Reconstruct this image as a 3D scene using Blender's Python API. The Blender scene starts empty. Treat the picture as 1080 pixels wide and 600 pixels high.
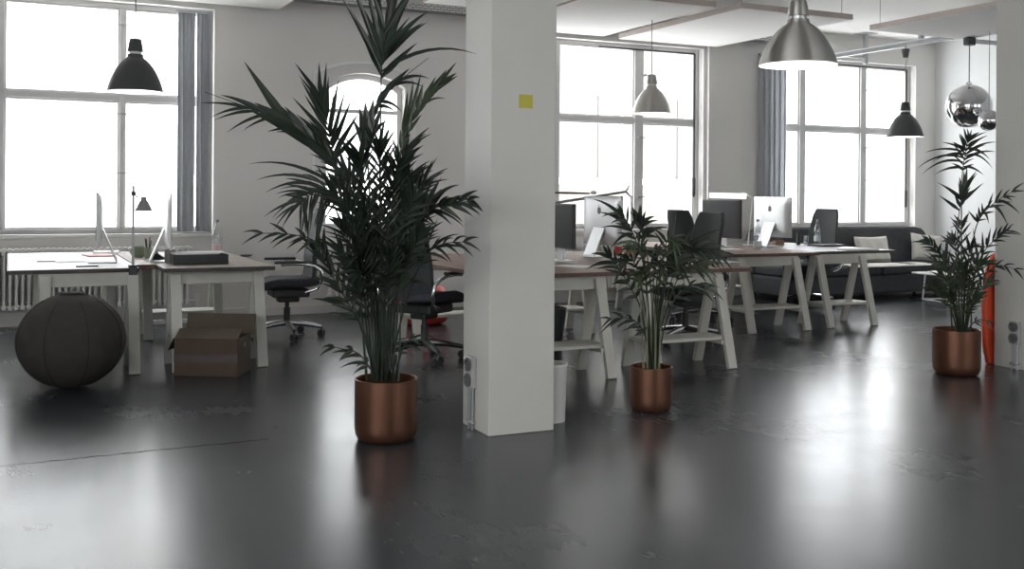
import bpy, bmesh, math, random
from mathutils import Vector, Matrix
random.seed(7)
PI = math.pi
scn = bpy.context.scene
COL = scn.collection

# ------------------------------------------------------------------ camera model (1080x600)
F, YAW, HZ, ROLL, EYE = 1100.0, math.radians(25.76), 204.0, 0.0076, 1.28
SA, CA = math.sin(YAW), math.cos(YAW)

def ray(px, py):
    a, b = px - 540, py - HZ
    u = (a + ROLL * b) / (1 + ROLL * ROLL)
    v = (ROLL * a - b) / (1 + ROLL * ROLL)
    return Vector((SA + u / F * CA, CA - u / F * SA, v / F))
def at_d(px, py, d):
    return ray(px, py) * d + Vector((0, 0, EYE))
def at_z(px, py, z=0.0):
    r = ray(px, py); return r * ((z - EYE) / r.z) + Vector((0, 0, EYE))
def at_y(px, py, Y):
    r = ray(px, py); return r * (Y / r.y) + Vector((0, 0, EYE))
def at_x(px, py, X):
    r = ray(px, py); return r * (X / r.x) + Vector((0, 0, EYE))

cam = bpy.data.cameras.new('camera'); co = bpy.data.objects.new('camera', cam); COL.objects.link(co)
right = Vector((CA, -SA, 0)); up = Vector((0, 0, 1)); fwd = Vector((SA, CA, 0))
r_ = (right + up * ROLL).normalized(); u_ = (up - right * ROLL).normalized()
M = Matrix((r_, u_, -fwd)).transposed().to_4x4(); M.translation = (0, 0, EYE)
co.matrix_world = M
cam.sensor_width = 36; cam.lens = 36 * F / 1080; cam.shift_y = -(300 - HZ) / 1080
cam.clip_start = 0.05; cam.clip_end = 200
scn.camera = co

# ------------------------------------------------------------------ materials
def mat(name, col, rough=0.6, metal=0.0, spec=0.5, var=0.06, scale=6.0, bump=0.0, bscale=60.0, emit=None, estr=1.0, aniso=None, trans=0.0, coat=0.0):
    m = bpy.data.materials.new(name); m.use_nodes = True
    nt = m.node_tree; b = nt.nodes['Principled BSDF']
    b.inputs['Roughness'].default_value = rough; b.inputs['Metallic'].default_value = metal
    b.inputs['Specular IOR Level'].default_value = spec
    if coat: b.inputs['Coat Weight'].default_value = coat
    tc = nt.nodes.new('ShaderNodeTexCoord')
    nz = nt.nodes.new('ShaderNodeTexNoise'); nz.inputs['Scale'].default_value = scale; nz.inputs['Detail'].default_value = 5
    nt.links.new(tc.outputs['Object'], nz.inputs['Vector'])
    rp = nt.nodes.new('ShaderNodeValToRGB')
    c = Vector(col[:3])
    rp.color_ramp.elements[0].position = 0.3; rp.color_ramp.elements[1].position = 0.7
    rp.color_ramp.elements[0].color = (*[max(0, x * (1 - var)) for x in c], 1)
    rp.color_ramp.elements[1].color = (*[min(1, x * (1 + var)) for x in c], 1)
    nt.links.new(nz.outputs['Fac'], rp.inputs['Fac']); nt.links.new(rp.outputs['Color'], b.inputs['Base Color'])
    if bump:
        n2 = nt.nodes.new('ShaderNodeTexNoise'); n2.inputs['Scale'].default_value = bscale; n2.inputs['Detail'].default_value = 4
        nt.links.new(tc.outputs['Object'], n2.inputs['Vector'])
        bp = nt.nodes.new('ShaderNodeBump'); bp.inputs['Strength'].default_value = bump; bp.inputs['Distance'].default_value = 0.01
        nt.links.new(n2.outputs['Fac'], bp.inputs['Height']); nt.links.new(bp.outputs['Normal'], b.inputs['Normal'])
    if emit:
        b.inputs['Emission Color'].default_value = (*emit, 1); b.inputs['Emission Strength'].default_value = estr
    return m

def wood(name, c1, c2, rough=0.45, axis='Y', scale=1.0):
    m = mat(name, c1, rough); nt = m.node_tree; b = nt.nodes['Principled BSDF']
    tc = nt.nodes.new('ShaderNodeTexCoord'); mp = nt.nodes.new('ShaderNodeMapping')
    s = {'X': (1, 14, 14), 'Y': (14, 1, 14), 'Z': (14, 14, 1)}[axis]
    mp.inputs['Scale'].default_value = [q * scale for q in s]
    nz = nt.nodes.new('ShaderNodeTexNoise'); nz.inputs['Scale'].default_value = 2.2; nz.inputs['Detail'].default_value = 8; nz.inputs['Distortion'].default_value = 0.6
    rp = nt.nodes.new('ShaderNodeValToRGB')
    rp.color_ramp.elements[0].position = 0.32; rp.color_ramp.elements[1].position = 0.68
    rp.color_ramp.elements[0].color = (*c1, 1); rp.color_ramp.elements[1].color = (*c2, 1)
    nt.links.new(tc.outputs['Object'], mp.inputs['Vector']); nt.links.new(mp.outputs['Vector'], nz.inputs['Vector'])
    nt.links.new(nz.outputs['Fac'], rp.inputs['Fac']); nt.links.new(rp.outputs['Color'], b.inputs['Base Color'])
    return m

def glass(name, tint=(1, 1, 1), gloss=0.06, rough=0.02):
    m = bpy.data.materials.new(name); m.use_nodes = True; nt = m.node_tree
    nt.nodes.remove(nt.nodes['Principled BSDF']); out = nt.nodes['Material Output']
    t = nt.nodes.new('ShaderNodeBsdfTransparent'); t.inputs['Color'].default_value = (*tint, 1)
    g = nt.nodes.new('ShaderNodeBsdfGlossy'); g.inputs['Roughness'].default_value = rough
    x = nt.nodes.new('ShaderNodeMixShader')
    nz = nt.nodes.new('ShaderNodeTexNoise'); nz.inputs['Scale'].default_value = 3
    mr = nt.nodes.new('ShaderNodeMapRange'); mr.inputs['To Min'].default_value = gloss * 0.7; mr.inputs['To Max'].default_value = gloss * 1.3
    nt.links.new(nz.outputs['Fac'], mr.inputs['Value']); nt.links.new(mr.outputs['Result'], x.inputs['Fac'])
    nt.links.new(t.outputs[0], x.inputs[1]); nt.links.new(g.outputs[0], x.inputs[2]); nt.links.new(x.outputs[0], out.inputs['Surface'])
    return m

def floor_mat():
    m = mat('dark_poured_floor', (0.03, 0.032, 0.035), 0.25); nt = m.node_tree; b = nt.nodes['Principled BSDF']
    L = nt.links.new
    tc = nt.nodes.new('ShaderNodeTexCoord')
    # worn, cloudy patches
    n1 = nt.nodes.new('ShaderNodeTexNoise'); n1.inputs['Scale'].default_value = 0.9; n1.inputs['Detail'].default_value = 9; n1.inputs['Roughness'].default_value = 0.62
    L(tc.outputs['Object'], n1.inputs['Vector'])
    rp = nt.nodes.new('ShaderNodeValToRGB')
    rp.color_ramp.elements[0].position = 0.33; rp.color_ramp.elements[1].position = 0.72
    rp.color_ramp.elements[0].color = (0.030, 0.034, 0.039, 1); rp.color_ramp.elements[1].color = (0.047, 0.052, 0.058, 1)
    L(n1.outputs['Fac'], rp.inputs['Fac'])
    # fine scratches: stretched noise
    mp = nt.nodes.new('ShaderNodeMapping'); mp.inputs['Rotation'].default_value = (0, 0, 0.5); mp.inputs['Scale'].default_value = (9, 1.2, 1)
    n2 = nt.nodes.new('ShaderNodeTexNoise'); n2.inputs['Scale'].default_value = 3; n2.inputs['Detail'].default_value = 10; n2.inputs['Distortion'].default_value = 1.2
    L(tc.outputs['Object'], mp.inputs['Vector']); L(mp.outputs['Vector'], n2.inputs['Vector'])
    mr = nt.nodes.new('ShaderNodeMapRange'); mr.inputs['From Min'].default_value = 0.3; mr.inputs['From Max'].default_value = 0.7
    mr.inputs['To Min'].default_value = 0.205; mr.inputs['To Max'].default_value = 0.30
    ad = nt.nodes.new('ShaderNodeMath'); ad.operation = 'ADD'
    m1 = nt.nodes.new('ShaderNodeMath'); m1.operation = 'MULTIPLY'; m1.inputs[1].default_value = 0.82
    m2 = nt.nodes.new('ShaderNodeMath'); m2.operation = 'MULTIPLY'; m2.inputs[1].default_value = 0.18
    L(n1.outputs['Fac'], m1.inputs[0]); L(n2.outputs['Fac'], m2.inputs[0]); L(m1.outputs[0], ad.inputs[0]); L(m2.outputs[0], ad.inputs[1])
    L(ad.outputs[0], mr.inputs['Value']); L(mr.outputs['Result'], b.inputs['Roughness'])
    L(rp.outputs['Color'], b.inputs['Base Color'])
    b.inputs['Specular IOR Level'].default_value = 0.5
    n3 = nt.nodes.new('ShaderNodeTexNoise'); n3.inputs['Scale'].default_value = 1.6; n3.inputs['Detail'].default_value = 3
    L(tc.outputs['Object'], n3.inputs['Vector'])
    bp = nt.nodes.new('ShaderNodeBump'); bp.inputs['Strength'].default_value = 0.06; bp.inputs['Distance'].default_value = 0.02
    L(n3.outputs['Fac'], bp.inputs['Height']); L(bp.outputs['Normal'], b.inputs['Normal'])
    return m

MT = dict(
    wall=mat('grey_white_plaster', (0.74, 0.725, 0.70), 0.8, var=0.02, scale=1.2, bump=0.05, bscale=40),
    wall_r=mat('white_plaster', (0.80, 0.81, 0.81), 0.8, var=0.02, scale=1.2),
    ceil=mat('ceiling_plaster', (0.86, 0.85, 0.83), 0.85, var=0.02, scale=1.0),
    pillar=mat('painted_pillar', (0.60, 0.585, 0.55), 0.55, var=0.025, scale=2.0, bump=0.04, bscale=25),
    panel=mat('acoustic_panel', (0.93, 0.92, 0.90), 0.9, var=0.015),
    paneledge=mat('panel_edge', (0.58, 0.51, 0.47), 0.8),
    frame=mat('window_paint', (0.66, 0.65, 0.64), 0.5, var=0.02),
    trimw=mat('trim_paint', (0.70, 0.69, 0.67), 0.55, var=0.02),
    glass=glass('window_glass'),
    metal=mat('zinc_metal', (0.42, 0.43, 0.44), 0.45, 0.7),
    dmetal=mat('dark_fitting', (0.06, 0.06, 0.065), 0.5, 0.2),
    chrome=mat('chrome', (0.72, 0.73, 0.75), 0.14, 1.0, var=0.02),
    alu=mat('brushed_aluminium', (0.62, 0.62, 0.63), 0.33, 1.0, var=0.04, scale=20),
    mirror=mat('mirror_chrome', (0.78, 0.78, 0.79), 0.04, 1.0, var=0.01),
    steel=mat('spun_steel', (0.56, 0.54, 0.51), 0.30, 1.0, var=0.04, scale=3),
    blacklamp=mat('black_enamel', (0.055, 0.058, 0.06), 0.42, var=0.05),
    lampin=mat('white_enamel', (0.85, 0.85, 0.83), 0.5, var=0.01),
    bulb=mat('lit_bulb', (1, 1, 1), 0.5, emit=(1, 0.97, 0.92), estr=70),
    tube=mat('lit_tube', (.9, .9, .9), .5, emit=(1, .99, .97), estr=1.1),
    cable=mat('grey_cable', (0.22, 0.22, 0.22), 0.6),
    copper=mat('brushed_copper', (0.165, 0.075, 0.047), 0.38, 0.75, var=0.12, scale=5, bump=0.03),
    stem=mat('palm_stem', (0.20, 0.20, 0.13), 0.5, var=.2),
    trestleg=mat('darker_trestle', (0.58, 0.57, 0.525), 0.5, var=0.04, scale=8),  # left desks' trestles, a slightly darker tone than the others
    soil=mat('dark_soil', (0.03, 0.022, 0.017), 0.95, var=0.4, scale=40, bump=0.8, bscale=80),
    leaf=mat('palm_green', (0.022, 0.031, 0.021), 0.42, var=0.35, scale=4),
    leaf2=mat('palm_green_fresh', (0.040, 0.056, 0.028), 0.45, var=0.35, scale=4),
    trestle=mat('painted_trestle', (0.62, 0.605, 0.55), 0.5, var=0.04, scale=8),
    woodtop=wood('brown_desk_wood', (0.15, 0.085, 0.062), (0.28, 0.165, 0.12), 0.5),
    glarewood=wood('glare_desk_wood', (0.27, 0.225, 0.20), (0.38, 0.33, 0.30), 0.5),  # brown desk wood paled by window glare put into its colour
    woodedge=wood('brown_edge_wood', (0.10, 0.055, 0.042), (0.17, 0.095, 0.07), 0.5),
    darktop=wood('dark_desk_wood', (0.05, 0.042, 0.04), (0.08, 0.07, 0.065), 0.4),
    whitetop=mat('white_laminate', (0.74, 0.72, 0.72), 0.42, var=0.02),
    blackfab=mat('charcoal_fabric', (0.032, 0.034, 0.038), 0.85, var=0.2, scale=30, bump=0.25, bscale=200),
    mesh=mat('black_mesh_fabric', (0.028, 0.034, 0.036), 0.6, var=0.2, scale=60, bump=0.2, bscale=300),
    bluefab=mat('slate_seat_fabric', (0.048, 0.05, 0.062), 0.75, var=0.15, scale=30, bump=0.2, bscale=200),
    plastic=mat('black_plastic', (0.03, 0.031, 0.033), 0.45, var=0.1),
    sofa=mat('dark_grey_sofa_fabric', (0.062, 0.064, 0.070), 0.9, var=0.15, scale=25, bump=0.25, bscale=150),
    cushion=mat('off_white_linen', (0.66, 0.64, 0.60), 0.9, var=0.05, scale=12, bump=0.3, bscale=60),
    white=mat('white_paint', (0.80, 0.80, 0.80), 0.45, var=0.02),
    paper=mat('white_paper', (0.82, 0.81, 0.80), 0.8, var=0.02),
    paperp=mat('pink_printed_paper', (0.62, 0.40, 0.40), 0.7, var=0.15, scale=30),
    screen=mat('dark_screen', (0.022, 0.023, 0.026), 0.42, spec=.15, var=0.05),
    silver=mat('silver_shell', (0.70, 0.71, 0.72), 0.34, 0.35, var=0.02),
    logo=mat('black_mark', (0.02, 0.02, 0.02), 0.3),
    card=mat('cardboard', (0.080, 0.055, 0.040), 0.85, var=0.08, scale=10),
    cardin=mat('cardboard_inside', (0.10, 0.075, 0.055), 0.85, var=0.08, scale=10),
    ball=mat('dark_brown_felt', (0.044, 0.038, 0.034), 0.9, var=0.12, scale=14, bump=0.3, bscale=150),
    seam=mat('ball_seam', (0.024, 0.021, 0.019), 0.9),
    curtain=mat('grey_curtain', (0.36, 0.37, 0.40), 0.85, var=0.05, scale=10),
    radiator=mat('white_radiator', (0.76, 0.75, 0.73), 0.45, var=0.02),
    red=mat('orange_red_shell', (0.80, 0.095, 0.04), 0.45, var=0.05),
    redf=mat('red_fabric', (0.55, 0.05, 0.04), 0.6, var=0.08),
    yellow=mat('yellow_paper', (0.52, 0.47, 0.075), 0.7, var=0.02),
    pet=glass('clear_bottle', (0.90, 0.92, 0.94), 0.20, 0.10),
    water=mat('bottle_label_pink', (0.74, 0.58, 0.60), 0.6, var=0.08),
    waterb=mat('bottle_label_pale', (0.62, 0.66, 0.68), 0.6, var=0.08),
    cap=mat('bottle_cap', (0.18, 0.20, 0.26), 0.5),
    green=mat('dull_green_glaze', (0.23, 0.28, 0.19), 0.4, var=0.1),
    greyp=mat('grey_plastic', (0.29, 0.285, 0.28), 0.5),
    terra=mat('terracotta', (0.40, 0.22, 0.14), 0.8),
    facade=mat('pale_render', (0.84, 0.84, 0.83), 0.9, var=0.02, scale=0.5),
    facwin=mat('far_window_glass', (0.45, 0.46, 0.47), 0.3, var=0.05),
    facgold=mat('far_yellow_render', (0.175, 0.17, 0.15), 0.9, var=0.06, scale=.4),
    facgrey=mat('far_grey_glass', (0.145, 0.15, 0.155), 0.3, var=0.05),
    socket=mat('socket_grey', (0.42, 0.42, 0.41), 0.4),
    socketd=mat('socket_dark', (0.12, 0.12, 0.12), 0.35),
    crack=mat('floor_crack', (0.008, 0.008, 0.008), 0.9),
    floor=floor_mat(),
)
def cloth_mat(name, col, tr):
    m = mat(name, col, .9, var=.05, scale=10); nt = m.node_tree; b = nt.nodes['Principled BSDF']; out = nt.nodes['Material Output']
    t = nt.nodes.new('ShaderNodeBsdfTranslucent'); t.inputs['Color'].default_value = (*[min(1, c * 1.3) for c in col], 1)
    x = nt.nodes.new('ShaderNodeMixShader'); x.inputs['Fac'].default_value = tr
    nt.links.new(b.outputs[0], x.inputs[1]); nt.links.new(t.outputs[0], x.inputs[2]); nt.links.new(x.outputs[0], out.inputs['Surface'])
    return m
MT['curtain'] = cloth_mat('grey_curtain_cloth', (0.58, 0.59, 0.61), .45)
MT['curtain_dim'] = cloth_mat('dimmed_grey_curtain_cloth', (0.46, 0.47, 0.49), .17)  # same curtain cloth, colour and translucency toned down against the backlight
def tray_mat():
    m = mat('perforated_zinc', (.42, .43, .44), .45, .6); nt = m.node_tree; b = nt.nodes['Principled BSDF']
    tc = nt.nodes.new('ShaderNodeTexCoord'); mp = nt.nodes.new('ShaderNodeMapping'); mp.inputs['Rotation'].default_value = (-PI / 2, 0, 0)
    br = nt.nodes.new('ShaderNodeTexBrick'); br.inputs['Scale'].default_value = 7; br.inputs['Mortar Size'].default_value = .035; br.inputs['Brick Width'].default_value = .5; br.inputs['Row Height'].default_value = .18
    br.inputs['Color1'].default_value = (.72, .72, .70, 1); br.inputs['Color2'].default_value = (.66, .66, .65, 1); br.inputs['Mortar'].default_value = (.30, .31, .32, 1)
    nt.links.new(tc.outputs['Object'], mp.inputs['Vector']); nt.links.new(mp.outputs['Vector'], br.inputs['Vector']); nt.links.new(br.outputs['Color'], b.inputs['Base Color'])
    return m
MT['tray'] = tray_mat()
_b = MT['steel'].node_tree.nodes['Principled BSDF']; _t = MT['steel'].node_tree.nodes.new('ShaderNodeTangent'); _t.direction_type = 'RADIAL'; _t.axis = 'Z'
_b.inputs['Anisotropic'].default_value = .9; _b.inputs['Anisotropic Rotation'].default_value = .25; _b.inputs['Roughness'].default_value = .48; MT['steel'].node_tree.links.new(_t.outputs['Tangent'], _b.inputs['Tangent'])

# ------------------------------------------------------------------ mesh builder
class B:
    def __init__(s): s.bm = bmesh.new()
    def box(s, lo, hi, rot=None, piv=None):
        lo, hi = Vector(lo), Vector(hi); c = (lo + hi) / 2; d = hi - lo
        m = Matrix.Translation(c) @ Matrix.Diagonal((*d, 1))
        if rot is not None:
            p = Vector(piv) if piv is not None else c
            m = Matrix.Translation(p) @ rot.to_4x4() @ Matrix.Translation(-p) @ m
        bmesh.ops.create_cube(s.bm, size=1, matrix=m); return s
    def bar(s, p0, p1, w, h, upv=(0, 0, 1)):
        p0, p1 = Vector(p0), Vector(p1); z = (p1 - p0); L = z.length; z.normalize()
        x = Vector(upv).cross(z)
        if x.length < 1e-5: x = Vector((1, 0, 0)).cross(z)
        x.normalize(); y = z.cross(x)
        m = Matrix((x, y, z)).transposed().to_4x4(); m.translation = (p0 + p1) / 2
        bmesh.ops.create_cube(s.bm, size=1, matrix=m @ Matrix.Diagonal((w, h, L, 1))); return s
    def tube(s, pts, rad, n=8, cap=True):
        pts = [Vector(p) for p in pts]; k = len(pts)
        rad = rad if isinstance(rad, (list, tuple)) else [rad] * k
        rings = []; prev = None
        for i, p in enumerate(pts):
            t = (pts[min(i + 1, k - 1)] - pts[max(i - 1, 0)]).normalized()
            a = prev if prev is not None else (Vector((0, 0, 1)) if abs(t.z) < 0.9 else Vector((1, 0, 0)))
            x = (a - t * a.dot(t)).normalized(); y = t.cross(x); prev = x
            rings.append([s.bm.verts.new(p + (x * math.cos(2 * PI * j / n) + y * math.sin(2 * PI * j / n)) * rad[i]) for j in range(n)])
        for a, b in zip(rings, rings[1:]):
            for j in range(n): s.bm.faces.new((a[j], a[(j + 1) % n], b[(j + 1) % n], b[j]))
        if cap:
            s.bm.faces.new(rings[0][::-1]); s.bm.faces.new(rings[-1])
        return s
    def lathe(s, prof, n=24, c=(0, 0, 0), close=False):
        c = Vector(c); rings = []
        for r, z in prof:
            if r < 1e-6: rings.append([s.bm.verts.new(c + Vector((0, 0, z)))])
            else: rings.append([s.bm.verts.new(c + Vector((r * math.cos(2 * PI * j / n), r * math.sin(2 * PI * j / n), z))) for j in range(n)])
        pr = list(zip(rings, rings[1:]))
        if close: pr.append((rings[-1], rings[0]))
        for a, b in pr:
            for j in range(n):
                j2 = (j + 1) % n
                if len(a) == 1 and len(b) == 1: continue
                if len(a) == 1: s.bm.faces.new((a[0], b[j2], b[j]))
                elif len(b) == 1: s.bm.faces.new((a[j], a[j2], b[0]))
                else: s.bm.faces.new((a[j], a[j2], b[j2], b[j]))
        return s
    def prism(s, poly, o, ax, ay, az, h):
        """2-D polygon in the ax/ay plane at o, extruded by h along az"""
        o, ax, ay, az = Vector(o), Vector(ax), Vector(ay), Vector(az)
        a = [s.bm.verts.new(o + ax * x + ay * y) for x, y in poly]
        b = [s.bm.verts.new(o + ax * x + ay * y + az * h) for x, y in poly]
        n = len(poly)
        s.bm.faces.new(a[::-1]); s.bm.faces.new(b)
        for i in range(n): s.bm.faces.new((a[i], a[(i + 1) % n], b[(i + 1) % n], b[i]))
        return s
    def grid(s, fn, nu, nv, close_u=False):
        V = [[s.bm.verts.new(fn(i / (nu - (0 if close_u else 1)), j / (nv - 1))) for j in range(nv)] for i in range(nu)]
        for i in range(nu if close_u else nu - 1):
            for j in range(nv - 1):
                s.bm.faces.new((V[i][j], V[(i + 1) % nu][j], V[(i + 1) % nu][j + 1], V[i][j + 1]))
        return s
    def slab(s, fn, nu, nv, th):
        """a curved sheet with real thickness; fn(u,v)->(point, normal)"""
        A = [[None] * nv for _ in range(nu)]; Bq = [[None] * nv for _ in range(nu)]
        for i in range(nu):
            for j in range(nv):
                p, nn = fn(i / (nu - 1), j / (nv - 1))
                A[i][j] = s.bm.verts.new(p + nn * th / 2); Bq[i][j] = s.bm.verts.new(p - nn * th / 2)
        for i in range(nu - 1):
            for j in range(nv - 1):
                s.bm.faces.new((A[i][j], A[i + 1][j], A[i + 1][j + 1], A[i][j + 1]))
                s.bm.faces.new((Bq[i][j + 1], Bq[i + 1][j + 1], Bq[i + 1][j], Bq[i][j]))
        for i in range(nu - 1):
            s.bm.faces.new((A[i + 1][0], A[i][0], Bq[i][0], Bq[i + 1][0])); s.bm.faces.new((A[i][-1], A[i + 1][-1], Bq[i + 1][-1], Bq[i][-1]))
        for j in range(nv - 1):
            s.bm.faces.new((A[0][j], A[0][j + 1], Bq[0][j + 1], Bq[0][j])); s.bm.faces.new((A[-1][j + 1], A[-1][j], Bq[-1][j], Bq[-1][j + 1]))
        return s
    def ball(s, c, r, nu=24, nv=14, sc=(1, 1, 1)):
        m = Matrix.Translation(Vector(c)) @ Matrix.Diagonal((*[r * k for k in sc], 1))
        bmesh.ops.create_uvsphere(s.bm, u_segments=nu, v_segments=nv, radius=1, matrix=m); return s
    def make(s, name, m, parent=None, bevel=0.0, smooth=False, loc=None, seg=2, subsurf=0):
        bmesh.ops.recalc_face_normals(s.bm, faces=s.bm.faces)
        me = bpy.data.meshes.new(name); s.bm.to_mesh(me); s.bm.free()
        me.materials.append(MT[m] if isinstance(m, str) else m)
        if smooth:
            for p in me.polygons: p.use_smooth = True
            try: me.set_sharp_from_angle(angle=math.radians(40))
            except Exception: pass
        o = bpy.data.objects.new(name, me); COL.objects.link(o)
        if parent is not None: o.parent = parent
        if loc is not None: o.location = loc
        if bevel:
            b = o.modifiers.new('bevel', 'BEVEL'); b.width = bevel; b.segments = seg; b.limit_method = 'ANGLE'
        if subsurf:
            d = o.modifiers.new('sub', 'SUBSURF'); d.levels = subsurf; d.render_levels = subsurf
        return o

def thing(name, label, cat, loc=(0, 0, 0), rz=0.0, group=None):
    o = bpy.data.objects.new(name, None); COL.objects.link(o)
    o.empty_display_size = 0.1; o.location = loc; o.rotation_euler = (0, 0, rz)
    o['label'] = label; o['category'] = cat
    if group: o['group'] = group
    return o
def tag(o, label, cat, group=None):
    o['label'] = label; o['category'] = cat
    if group: o['group'] = group
    return o
def struct(o): o['kind'] = 'structure'; return o
def kids(o): return [c for c in COL.objects if c.parent == o]
def dup(o, loc, rz, label, parent=None):
    def rec(src, par):
        c = src.copy(); COL.objects.link(c)
        if par is not None: c.parent = par
        for k in children[src.name]: rec(bpy.data.objects[k], c)
        return c
    children = {}
    def scan(x):
        children[x.name] = [k.name for k in kids(x)]
        for k in children[x.name]: scan(bpy.data.objects[k])
    scan(o); r = rec(o, None); r.location = loc; r.rotation_euler = (0, 0, rz); r['label'] = label
    return r

# ================================================================== SETTING
YW, YF = 10.80, 10.93          # inner face of the window wall, plane of the window frames
XL, XR, YB, ZC = -3.2, 11.92, -4.5, 3.47
struct(B().box((XL - .3, YB - .3, -.2), (XR + .3, YW + .45, 0)).make('floor', 'floor'))
struct(B().box((XL - .3, YB - .3, ZC), (XR + .3, YW + .45, ZC + .25)).make('ceiling', 'ceil'))
b = B(); leftw = [(-3.9, -.3), (.2, 3.4)]; py_ = YB  # unseen left wall: window openings added for side light on the pillars
for y0, y1 in leftw:
    b.box((XL - .3, py_, 0), (XL, y0, ZC)); b.box((XL - .3, y0, 0), (XL, y1, .86)); b.box((XL - .3, y0, 3.12), (XL, y1, ZC)); py_ = y1
b.box((XL - .3, py_, 0), (XL, YW, ZC))
struct(b.make('wall_left', 'wall'))
struct(B().box((XR, YB, 0), (XR + .3, YW, ZC)).make('wall_right', 'wall_r'))
SILL, HEAD = 0.86, 3.12
W = [(-0.95, 1.864), (5.05, 7.883), (8.92, 11.538)]          # window openings in the back wall
AX0, AX1, ASP, ATOP, ABOT = 3.0, 3.90, 2.42, 2.56, 0.90       # arched opening
b = B(); YO = YW + .42
xs = [XL - .3, W[0][0], W[0][1], AX0, AX1, W[1][0], W[1][1], W[2][0], W[2][1], XR + .3]
for i in (0, 2, 4, 6, 8): b.box((xs[i], YW, 0), (xs[i + 1], YO, ZC))
for i in (1, 5, 7):
    b.box((xs[i], YW, 0), (xs[i + 1], YO, SILL)); b.box((xs[i], YW, HEAD), (xs[i + 1], YO, ZC))
b.box((AX0, YW, 0), (AX1, YO, ABOT))
n = 16; acx = (AX0 + AX1) / 2; hw = (AX1 - AX0) / 2; rise = ATOP - ASP; R = (hw * hw + rise * rise) / (2 * rise)
def arch_z(x, off=0.0): return ASP - (R - rise) + math.sqrt((R + off) ** 2 - (x - acx) ** 2)
arc = [(AX0 + (AX1 - AX0) * i / n, arch_z(AX0 + (AX1 - AX0) * i / n)) for i in range(n + 1)]
for (x0, z0), (x1, z1) in zip(arc, arc[1:]):
    b.prism([(x0, z0), (x1, z1), (x1, ZC), (x0, ZC)], (0, YW, 0), (1, 0, 0), (0, 0, 1), (0, 1, 0), YO - YW)
struct(b.make('wall_back', 'wall'))
# shallow pier between the second and the third window
struct(B().box((7.93, YW - .05, 0), (8.43, YW, ZC)).make('trim_1', 'wall', bevel=.004))
# unseen wall behind the camera: framed openings added and sized for fill light
b = B(); rear = [(4.4, 6.6), (8.9, 10.7)]; px = XL - .3
for x0, x1 in rear:
    b.box((px, YB - .3, 0), (x0, YB, ZC)); b.box((x0, YB - .3, 0), (x1, YB, SILL)); b.box((x0, YB - .3, HEAD), (x1, YB, ZC)); px = x1
b.box((px, YB - .3, 0), (XR + .3, YB, ZC))
struct(b.make('wall_front', 'wall'))
struct(B().box((1.87, YW - .015, 0), (7.92, YW, .09)).make('baseboard_back', 'trimw', bevel=.004))
struct(B().box((XR - .015, 5.6, 0), (XR, YW, .09)).make('baseboard_right', 'trimw', bevel=.004))

def window(idx, x0, x1, mulls, z0=SILL, z1=HEAD, y=YF, tr=(2.158, 2.222), handles=(), rod=None):
    w = thing('window_%d' % idx, '', '', (x0, y, z0)); del w['label']; del w['category']; struct(w)
    O = Vector((x0, y, z0))
    def P(*a): return Vector(a) - O
    d0, d1 = y - .02, y + .07
    fr = B()
    fr.box(P(x0, d0, z0), P(x0 + .06, d1, z1)); fr.box(P(x1 - .06, d0, z0), P(x1, d1, z1))
    fr.box(P(x0 + .06, d0, z0), P(x1 - .06, d1, z0 + .045)); fr.box(P(x0 + .06, d0, z1 - .05), P(x1 - .06, d1, z1))
    fr.make('window_frame', 'frame', w, bevel=.006)
    for a, c in mulls: B().box(P(a, d0 - .015, z0 + .045), P(c, d1, z1 - .05)).make('mullion', 'frame', w, bevel=.006)
    B().box(P(x0 + .06, d0 - .01, tr[0]), P(x1 - .06, d1, tr[1])).make('transom', 'frame', w, bevel=.006)
    ed = [x0 + .06] + [q for m_ in mulls for q in m_] + [x1 - .06]
    for k in range(0, len(ed), 2):
        a, c = ed[k], ed[k + 1]
        for zb, zt in ((z0 + .045, tr[0]), (tr[1], z1 - .05)):
            s = B(); t = .018
            s.box(P(a, d0 + .01, zb), P(a + t, d1 - .01, zt)); s.box(P(c - t, d0 + .01, zb), P(c, d1 - .01, zt))
            s.box(P(a + t, d0 + .01, zb), P(c - t, d1 - .01, zb + t)); s.box(P(a + t, d0 + .01, zt - t), P(c - t, d1 - .01, zt))
            s.make('sash', 'frame', w, bevel=.004)
            B().box(P(a + t, y + .02, zb + t), P(c - t, y + .026, zt - t)).make('window_pane', 'glass', w)
    for hx, hz in handles:
        B().box(P(hx - .055, d0 - .06, hz - .006), P(hx + .055, d0 - .045, hz + .006)).box(P(hx - .008, d0 - .05, hz - .012), P(hx + .008, d0, hz + .012)).make('window_handle', 'metal', w)
    if rod:
        xa, xb, zt, zb = rod
        B().tube([P(xa, d0 - .03, zt), P(xb, d0 - .03, zt)], .011, 8).make('blind_rail', 'dmetal', w)
        B().tube([P(xb, d0 - .03, zt), P(xb, d0 - .03, zb + .25), P(xb, d0 - .03, zb + .24), P(xb, d0 - .03, zb + .03), P(xb, d0 - .03, zb)], [.013, .013, .022, .022, .008], 10).make('blind_rod', 'dmetal', w)
    B().box(P(x0 - .0, YW - .05, z0 - .035), P(x1 + .0, d0, z0)).make('window_sill', 'trimw', w, bevel=.006)
    return w
window(1, W[0][0], W[0][1], [(-.10, -.045), (.976, 1.02)], handles=[(1.0, 2.03), (1.0, 1.45), (1.0, 2.9)])
window(2, W[1][0], W[1][1], [(5.80, 5.875), (6.925, 7.049)], handles=[(7.0, 1.98), (7.0, 1.25), (7.06, 2.75)], rod=(6.4, 7.80, 3.06, 1.25))
window(3, W[2][0], W[2][1], [(9.529, 9.627), (10.607, 10.711)], handles=[(10.72, 2.75), (10.72, 1.95), (10.72, 1.5)], rod=(9.6, 11.44, 3.07, 1.12))
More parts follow.
